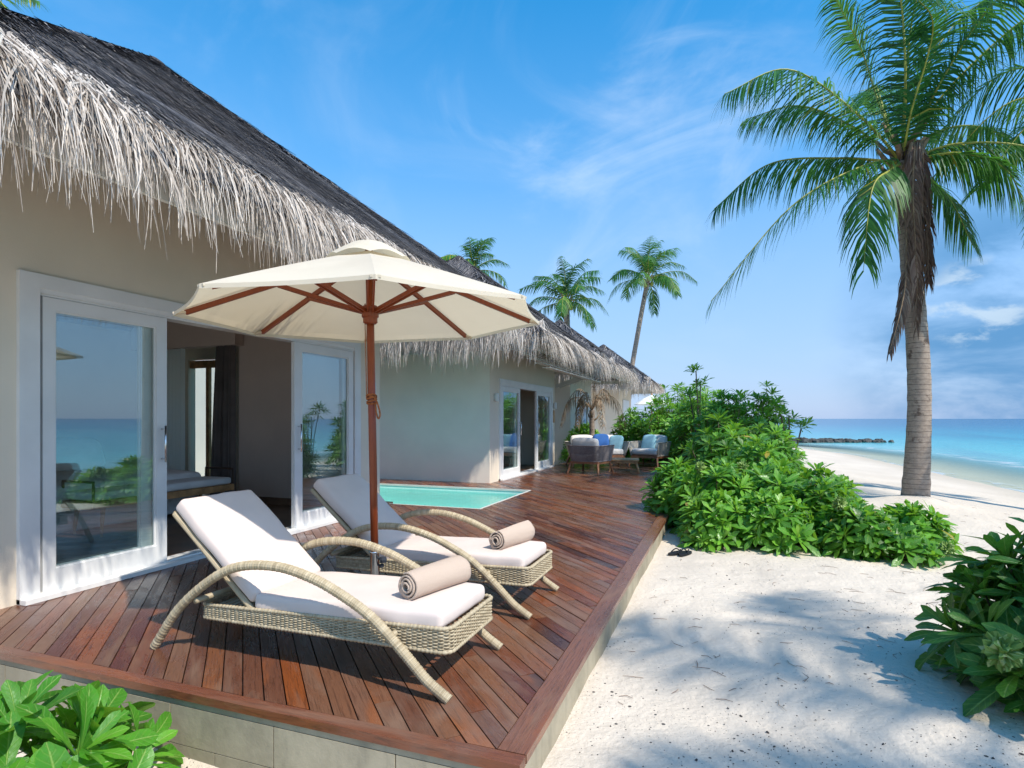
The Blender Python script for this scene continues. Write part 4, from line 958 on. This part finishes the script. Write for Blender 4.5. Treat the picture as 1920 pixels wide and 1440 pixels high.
# ------------------------------------------------------------------ shrubs
WP = [(0, .14), (.3, .34), (.58, .80), (.78, 1.0), (.92, .78), (1, .12)]
def leaf_mesh(mb, b, d, up, L, W, bend, seg, rg, r):
    sd = d.cross(up)
    if sd.length < 1e-4: sd = d.cross(V((1, .2, 0)))
    sd.normalize(); n = sd.cross(d).normalized(); base = len(mb.v); us = (-1, -.5, 0, .5, 1) if seg > 5 else (-1, 0, 1); k = len(us)
    if not hasattr(mb, 'lu'): mb.lu = []; mb.lt = []
    ph = rg.random()*6; curl = rg.uniform(.10, .30); side = rg.uniform(-.14, .14); tw = rg.uniform(-.35, .35)
    for i in range(seg+1):
        t = i/seg
        for (a, wa), (c, wc) in zip(WP, WP[1:]):
            if t <= c+1e-9: wd = wa+(wc-wa)*(t-a)/(c-a); break
        wd *= W; p = b+d*(L*t)-n*(bend*L*t*t)+n*(bend*.4*L*t)+sd*(side*L*t*t)
        for u in us:
            wave = wd*.14*math.sin(t*11+ph+u*1.7)*abs(u) if seg > 5 else 0
            mb.v.append(tuple(p+(sd+n*(tw*t))*(wd*u)+n*(wd*curl*abs(u)**1.4+wave))); mb.lu.append(u); mb.lt.append(t)
    for i in range(seg):
        for j in range(k-1):
            o = base+i*k+j; mb.f.append((o, o+1, o+k+1, o+k)); mb.r.append(r); mb.mi.append(0)
def rosette(mb, c, ax, L, nl, seg, rg, tone=0., W=.135):
    ax = ax.normalized(); s1 = ax.cross(V((.3, .7, .2))).normalized(); s2 = ax.cross(s1); a0 = rg.random()*6
    for i in range(nl):
        k = i/nl; a = a0+i*2.4; tilt = .28+1.15*k**.8+rg.gauss(0, .10); d = ax*math.cos(tilt)+(s1*math.cos(a)+s2*math.sin(a))*math.sin(tilt); l = L*(.55+.5*min(1, k*1.6))*rg.uniform(.68, 1.16)
        r = min(.96, max(0, .72-.5*k+rg.gauss(0, .14)+tone)); r = 1. if (k > .8 and rg.random() < .055) else r
        leaf_mesh(mb, c-ax*(.05*L*i/nl)+d*.012, d, ax, l, l*W*rg.uniform(.85, 1.15), rg.uniform(.12, .42), seg, rg, r)
def shrub(label, x, y, r, h, nros, L=.19, seed=0, seg=4, mat='shrub_leaf', cat='shrub', group=None, bloom=0, nl=15, z0=None, squash=1., flat=.0, W=.15):
    rg = random.Random(seed*13+5); zz = gz(x, y) if z0 is None else z0
    if z0 is None: zz = max(zz, -.35)
    S = thing('beach_shrub', label, cat, (x, y, zz), 0, group); mb = MB(); st = MB(); bl = MB(); tips = []; tone0 = rg.gauss(0, .09)
    for i in range(nros*12):
        if len(tips) >= nros: break
        u = rg.random(); a = rg.random()*6.283; cz_ = u**.75; rad = math.sqrt(max(0, 1-cz_*cz_)); f = rg.uniform(.72, 1.03)
        p = V((r*rad*math.cos(a)*f, r*squash*rad*math.sin(a)*f, h*(.10+.90*cz_)*f))
        p += noise.noise_vector(p*3+V((seed, 0, 0)))*.14*r
        if p.z < .05: p.z = .05+rg.random()*.06
        if min([(p-q).length for q in tips] or [9]) < L*.55: continue
        tips.append(p)
    for p in tips:
        ax = V((p.x/r*.9, p.y/r*.9, .38+.75*p.z/h))+noise.noise_vector(p*7)*.25; ax.normalize()
        rosette(mb, p, ax, L*rg.uniform(.85, 1.15), nl+rg.randint(-2, 2), seg, rg, tone0+rg.gauss(0, .12), W)
        b = V((p.x*.15, p.y*.15, 0)); mid = b.lerp(p, .55)+V((0, 0, -.08*h)); st.tube(spline([b, mid, p-ax*.02], 5), [.014, .012, .010, .009, .008, .006], 5, .4, cap=False)
    for p in tips[::2]:                            # older leaves lower on the branch
        q = p*.72; ax = V((p.x/r, p.y/r, .25)).normalized(); rosette(mb, q, ax, L*.95, max(7, nl-5), seg, rg, -.2, W)
    for p in rg.sample(tips, min(bloom, len(tips))):
        bl = MB()
        ax = V((p.x/r, p.y/r, .7)).normalized(); c = p+ax*L*.72; nu_, nv_ = 30, 16; base = len(bl.v); R0 = min(.085, L*.34)
        for i in range(nv_+1):
            for j in range(nu_):
                th, a_ = math.pi*i/nv_, 2*math.pi*j/nu_; q = V((math.sin(th)*math.cos(a_), math.sin(th)*math.sin(a_), math.cos(th)))
                cell = noise.cell(q*5.5+V((seed, 0, 0))); bl.v.append(tuple(c+q*R0*(.72+.42*cell+.3*noise.noise(q*9)))) 
        for i in range(nv_):
            for j in range(nu_):
                o = base+i*nu_; bl.f.append((o+j, o+(j+1) % nu_, o+nu_+(j+1) % nu_, o+nu_+j)); bl.r.append(rg.random()); bl.mi.append(0)
        bl.tube([p, c], .005, 5, .3, cap=False)
        bl.build('flower_head', 'bloom', S)
    mb.build('foliage', mat, S, True, extra={'lu': mb.lu, 'lt': mb.lt}); st.build('stems', 'stem_bark', S, True)
    return S
HG = 'shrubs of the hedge beside the deck'
SH = [
 # x, y, r, h, nros, seed, label, bloom
 (-.60, 8.60, .46, .80, 60, 1, 'shrub spilling over the deck edge right of the rope armchair', 0),
 (-.10, 8.05, .50, .84, 60, 2, 'shrub at the deck side of the hedge front, above the flip-flops', 1),
 (.50, 8.30, .55, .84, 60, 3, 'mid hedge shrub just behind the low front row', 2),
 (-.05, 7.38, .38, .50, 40, 4, 'low front shrub with drooping leaves nearest the flip-flops', 0),
 (.52, 7.42, .42, .54, 44, 5, 'low front shrub in the middle of the hedge foot', 0),
 (1.08, 7.85, .45, .66, 46, 6, 'rounded shrub in front of the palm, left of the hedge tip', 0),
 (1.35, 7.35, .38, .48, 38, 7, 'low shrub with dark leaves between hedge foot and tip', 1),
 (1.95, 7.75, .34, .44, 30, 8, 'smallest shrub at the seaward tip with green flower heads', 2),
 (1.72, 7.22, .30, .28, 24, 30, 'lowest creeping shrub in front of the hedge tip', 1),
 (1.15, 8.9, .55, .80, 44, 9, 'shrub at the beach side of the hedge behind the tip', 0),
 (.42, 9.7, .62, 1.18, 66, 10, 'bushy shrub in the hedge middle, above its low front rows', 1),
 (.02, 10.6, .66, 1.38, 66, 11, 'dense shrub beside the deck just right of the tan armchair', 0),
 (.75, 11.4, .62, 1.34, 60, 12, 'tall shrub at the beach side of the hedge with flower heads', 1),
 (.05, 13.6, .85, 2.02, 76, 13, 'tall broad shrub in the hedge centre under the skyline', 0),
 (.80, 14.4, .62, 2.30, 46, 14, 'tall upright shrub at the top right of the hedge', 0),
 (-.55, 16.6, .95, 2.35, 76, 15, 'big shrub rising behind the tan rope armchair', 0),
 (-1.7, 18.4, 1.1, 2.15, 76, 16, 'big shrub behind the coffee table, left of the hedge', 0),
 (-2.75, 18.9, .85, 1.75, 60, 17, 'shrub behind the rope sofa beside the dead palm', 0),
 (-4.0, 17.3, .62, 1.25, 50, 18, 'low shrub against the grey wall left of the dead palm', 0),
 (-1.5, 21.8, 1.3, 2.7, 70, 19, 'far shrub below the farthest thatched roof', 0),
]
for (x, y, r, h, nr, sd, lab, bl) in SH:
    far = y > 12; shrub(lab, x, y, r, h, int(nr*(1.1 if not far else 2.1)), .225 if not far else .25, sd, 3 if far else 4, 'shrub_leaf', group=HG, bloom=bl, z0=-.2 if far else None, nl=16 if far else 18)
def sprig(label, x, y, h, seed, heads):
    rg = random.Random(seed); S = thing('beach_shrub', label, 'shrub', (x, y, -.2), 0, HG); st = MB(); mb = MB()
    for (dx, dy, z) in heads:
        st.tube(spline([(0, 0, 0), (dx*.3+.05, dy*.3, z*.5), (dx, dy, z)], 8), .016, 6, .4)
        for k in range(3): rosette(mb, V((dx+rg.gauss(0, .08), dy+rg.gauss(0, .08), z+rg.uniform(-.06, .08))), V((rg.gauss(0, .4), rg.gauss(0, .4), 1)), .22, 16, 3, rg, .0)
    mb.build('foliage', 'shrub_leaf', S, True, extra={'lu': mb.lu, 'lt': mb.lt}); st.build('stems', 'stem_bark', S, True)
sprig('slender young shrub on bare crooked stems at the beach end of the hedge', 1.15, 12.9, 1.6, 5, [(.05, .0, 1.55), (.28, .05, 1.30), (-.12, .1, 1.75)])
p = ploc(1305, 14.2); sprig('single tall shoot standing highest above the hedge', p.x, p.y, 2.5, 6, [(.0, 0, 2.66), (.10, .05, 2.35), (-.16, .1, 2.1), (.05, 0, 1.8)])
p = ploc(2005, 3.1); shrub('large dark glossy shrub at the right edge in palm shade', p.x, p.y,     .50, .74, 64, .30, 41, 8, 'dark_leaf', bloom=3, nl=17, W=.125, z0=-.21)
p = ploc(60, 2.27); shrub('bright green leafy shrub in the near left corner below the deck', p.x-.04, p.y-.08, .44, .60, 36, .25, 45, 9, 'young_leaf', nl=13, z0=-.44, W=.15)

# ------------------------------------------------------------------ palms
def frond(mb, rc, pts, LL, nleaf, rg, tone=0., wd=.02, hang=.55, seg=3, both=True, stalk=.16, rad=.026, rcr=.4):
    n = 28; roll = rg.uniform(-.45, .45); sp = spline(pts, n); tot = sum((b-a).length for a, b in zip(sp, sp[1:]))
    rc.tube(sp, [rad*(1-.85*i/n) for i in range(n+1)], 6, rcr, cap=False)
    for i in range(nleaf):
        t = stalk+(1-stalk)*(i+rg.random()*.5)/nleaf; f = t*n; k = min(n-1, int(f)); p = sp[k].lerp(sp[k+1], f-k); tg = (sp[min(n, k+2)]-sp[max(0, k-1)]).normalized()
        sd = tg.cross(UP)
        if sd.length < .12: sd = tg.cross(RT)
        sd.normalize(); sd = (Matrix.Rotation(roll, 3, tg) @ sd); nu = sd.cross(tg); u = (t-stalk)/(1-stalk); ln = LL*(math.sin(math.pi*min(1, .17+u*.72))**.7)*rg.uniform(.86, 1.1)
        for s in (-1, 1):
            if rg.random() < .05 or noise.noise(V((i*.16, s*7.3, roll*50))) > .46: continue
            flat_ = max(0, 1-tg.z*tg.z)
            d = (sd*s*.85+tg*(.45+.5*u+rg.gauss(0, .12))+nu*rg.uniform(-.12, .26)-UP*(hang*.55*flat_*rg.uniform(.5, 1.2))).normalized(); q = p; st = seg; rr = min(.97, max(0, .42+tone+rg.gauss(0, .20)-.12*s)); rr = 1. if rg.random() < .012 else rr
            fac = d.cross(nu).normalized() if d.cross(nu).length > .05 else tg; prev = None
            for e in range(st+1):
                w_ = wd*(.75 if e == 0 else (1-(e/st)**1.6*.93)); a, b = q-fac*w_, q+fac*w_
                if prev: mb.quad([prev[0], prev[1], b, a], rr)
                prev = (a, b); d = (d+V((0, 0, -1))*hang*(.30+.34*e)*(.6+.8*rg.random()*.5)).normalized(); q = q+d*ln/st
def palm(label, base, crown, r0, r1, fr, LL, nleaf, seed, name='coconut_palm', seg=3, wd=.02, dead=(), bend=0., stubs=8, group='coconut palms', mat='palm_leaf', rmat='rachis', nuts=0, hang=.55):
    rg = random.Random(seed); base = V(base); crown = V(crown); S = thing(name, label, 'palm tree', base, 0, group); H = crown-base
    n = 60; tp = spline([(0, 0, -.3), H*.33+RT*bend, H*.7+RT*bend*.6, H], n); m = MB(); rad = []
    for i in range(n+1):
        t = i/n; r = r1+(r0*.74-r1)*(1-t)**1.1+(r0*.26)*math.exp(-t*14); r *= 1+.02*math.sin(i*2.4)+.012*rg.gauss(0, 1); rad.append(r)
    m.tube(tp, rad, 18, .5); m.build('trunk', 'palm_bark', S, True)
    for pts in fr:
        a = MB(); b = MB(); P = [H+(V(q)) for q in pts]; tn = rg.gauss(0, .12)
        frond(a, b, P, LL*rg.uniform(.9, 1.1), nleaf, rg, tn, wd, hang*rg.uniform(.7, 1.3), seg, rad=.028*r1/.15)
        o = a.build('frond', mat, S); b.build('rachis', rmat, o, True)
    for (pts, l, hg) in dead:
        a = MB(); b = MB(); frond(a, b, [H+V(q) for q in pts], l, nleaf, rg, 0., wd, hg, seg, stalk=.1); o = a.build('dead_frond', 'dry_leaf', S); b.build('rachis', 'dry_rachis', o, True)
    m = MB()
    for k in range(stubs):
        a = k*2.4; d = V((math.cos(a), math.sin(a), .75)).normalized(); q = H+V((0, 0, -.35+.05*k)); m.tube([q, q+d*r1*2.2, q+d*r1*3.4+V((0, 0, r1*.8))], [r1*.42, r1*.3, r1*.16], 6, .5)
    m.build('leaf_base', 'dry_rachis', S, True)
    for k in range(nuts):
        a = k*2.1; q = H+V((math.cos(a)*r1*1.7, math.sin(a)*r1*1.7, -.28-.05*(k % 3))); m = MB(); m.rbox(r1*.7, r1*.7, r1*.85, r1*.6, 4, .02, Matrix.Translation(q)); m.build('coconut', 'rachis', S, True)
    return S
def F_(*l): return [V((0, 0, 0))]+[RT*a+UP*b-FW*c for a, b, c in l]
def rand_fronds(n, L, seed, up=1.0):
    rg = random.Random(seed); out = []
    for i in range(n):
        k = i/n; a = i*2.399+rg.gauss(0, .2); el = R(82)-k*R(100)*up+rg.gauss(0, .1); l = L*rg.uniform(.85, 1.1); h = V((math.cos(a), math.sin(a), 0))
        d1 = h*math.cos(el)+UP*math.sin(el); p1 = d1*l*.36; p2 = p1+(h*math.cos(el-.35)+UP*math.sin(el-.35))*l*.34; p3 = p2+(h*math.cos(el-1.0)+UP*math.sin(el-1.0))*l*.34
        out.append([V((0, 0, 0)), p1, p2, p3])
    return out
main = [F_((-.9, .75, .2), (-2.2, 1.42, .4), (-3.35, .95, .5)), F_((-.2, .6, .5), (-.25, 1.65, 1.1), (-1.05, 1.7, 1.8)), F_((-.75, -.12, .2), (-2.2, -.95, .5), (-3.55, -2.55, .4)),
        F_((-.55, -.35, .5), (-1.1, -.85, .9), (-1.3, -2.2, 1.0)), F_((-.3, 1.2, -.2), (-.55, 2.2, -.3), (-1.05, 3.2, -.3)), F_((.05, 1.4, 0), (.2, 2.9, .1), (.65, 4.0, .3)),
        F_((.4, 1.4, -.2), (1.1, 2.6, -.3), (2.1, 3.4, -.3)), F_((.5, 1.0, .2), (1.4, 1.95, .4), (2.25, 2.6, .6)), F_((.7, .15, .4), (1.7, -.15, .8), (2.6, -1.05, 1.0)),
        F_((.5, -.1, .6), (.95, -.5, 1.0), (1.1, -1.35, 1.3)), F_((-.6, .9, -.5), (-1.4, 1.5, -.9), (-2.3, 1.4, -1.2)), F_((.8, .7, -.4), (1.9, 1.0, -.7), (3.1, .55, -.8)),
        F_((-.8, .35, -.6), (-1.9, .45, -1.1), (-2.9, -.35, -1.3)), F_((.3, 1.2, .6), (.75, 2.1, 1.2), (1.35, 2.2, 2.0)), F_((-.15, 1.5, .3), (-.4, 2.8, .5), (-.95, 3.6, .8)),
        F_((.6, .0, -.4), (1.3, -.4, -.6), (1.8, -1.25, -.7)), F_((.2, 1.3, -.8), (.5, 2.3, -1.6), (.9, 2.5, -2.7))]
palm('tallest nearby coconut palm on the beach with dead fronds hanging down its trunk', (3.16, 12.19, -.22), (2.96, 12.12, 5.86), .268, .152, main, .98, 100, 3, wd=.0185, bend=.16, hang=1.0,
     dead=[(F_((.10, .25, .30), (.12, -.5, .36), (.06, -1.9, .32), (.05, -3.0, .28)), .60, 2.6), (F_((.0, .2, .3), (-.06, -.6, .36), (-.02, -1.5, .36), (.06, -2.3, .3)), .5, 2.6), (F_((-.08, -.9, .22), (-.14, -2.1, .3), (-.33, -2.8, .42), (-.56, -3.45, .5)), .4, 2.2), (F_((.2, .1, .1), (.27, -.8, .2), (.30, -1.6, .22), (.32, -2.2, .22)), .5, 2.0)], stubs=14)
palm('leaning far coconut palm with a bare trunk above the thatch', (-5.3, 34.3, -.2), (-4.25, 34.66, 9.45), .20, .13, rand_fronds(20, 2.8, 8, .95), .85, 46, 4, seg=3, wd=.024, hang=.8, bend=-.35, nuts=4, stubs=8)
palm('bushy far coconut palm whose crown stands just over the thatch ridge', (-7.5, 29.3, -.2), (-7.7, 29.13, 7.3), .22, .15, rand_fronds(19, 2.5, 12, 1.0), .8, 46, 5, seg=3, wd=.024, hang=.8, nuts=3)
palm('far palm crown peeking over the second villa roof', (-12.4, 27.5, -.2), (-12.27, 27.45, 8.9), .22, .15, rand_fronds(15, 2.0, 15, .9), .7, 40, 6, seg=3, wd=.024, hang=.8)
palm('palm crown cut by the top left corner behind the largest roof', (-19.3, 9.6, -.2), (-19.5, 9.5, 12.0), .28, .17, rand_fronds(15, 2.9, 18, .9), .8, 40, 7, seg=3, wd=.03)
def toward(dx, dy, dz, droop, l=1.0): return [V((0, 0, 0)), V((dx*.33, dy*.33, dz*.6+.25)), V((dx*.68, dy*.68, dz+.28)), V((dx, dy, dz-droop))]
edge = [toward(-3.5, .2, .2, .9), toward(-3.3, .9, 1.0, .7), toward(-3.1, -.6, -.3, 1.0)]+rand_fronds(8, 3.1, 27, .9)
palm('palm outside the right edge whose frond tips reach into view', (6.9, 12.6, -.3), (7.15, 12.8, 6.5), .26, .16, edge, 1.0, 70, 9, wd=.019, hang=.7)
near = [toward(math.cos(a)*3.1, math.sin(a)*3.1, .4+.3*math.sin(a*3), .8) for a in [k*.70 for k in range(9)]]
palm('palm beside the viewer casting frond shadows across the sand', (6.7, -.2, -.3), (8.5, -.1, 8.6), .26, .16, near, .95, 64, 10, wd=.024, hang=.8)
def dead_palm():
    p = ploc(1110, 17.0); palm('small dead palm with curled brown fronds beside the rope sofa', (p.x, p.y, -.2), (p.x, p.y, 1.55), .10, .08, [[V((0, 0, 0)), V((math.cos(a)*.35, math.sin(a)*.35, .42+.2*math.sin(a*2))), V((math.cos(a)*.75, math.sin(a)*.75, .25)), V((math.cos(a)*1.0, math.sin(a)*1.0, -.5))] for a in [k*.75 for k in range(8)]]+[[V((0, 0, 0)), V((.05, .0, .5)), V((.1, .05, 1.0)), V((.15, .1, 1.35))]], .42, 22, 13, 'dead_palm', wd=.014, mat='pale_dry_leaf', rmat='dry_rachis', hang=1.6, stubs=3, group='dead palms')
dead_palm()
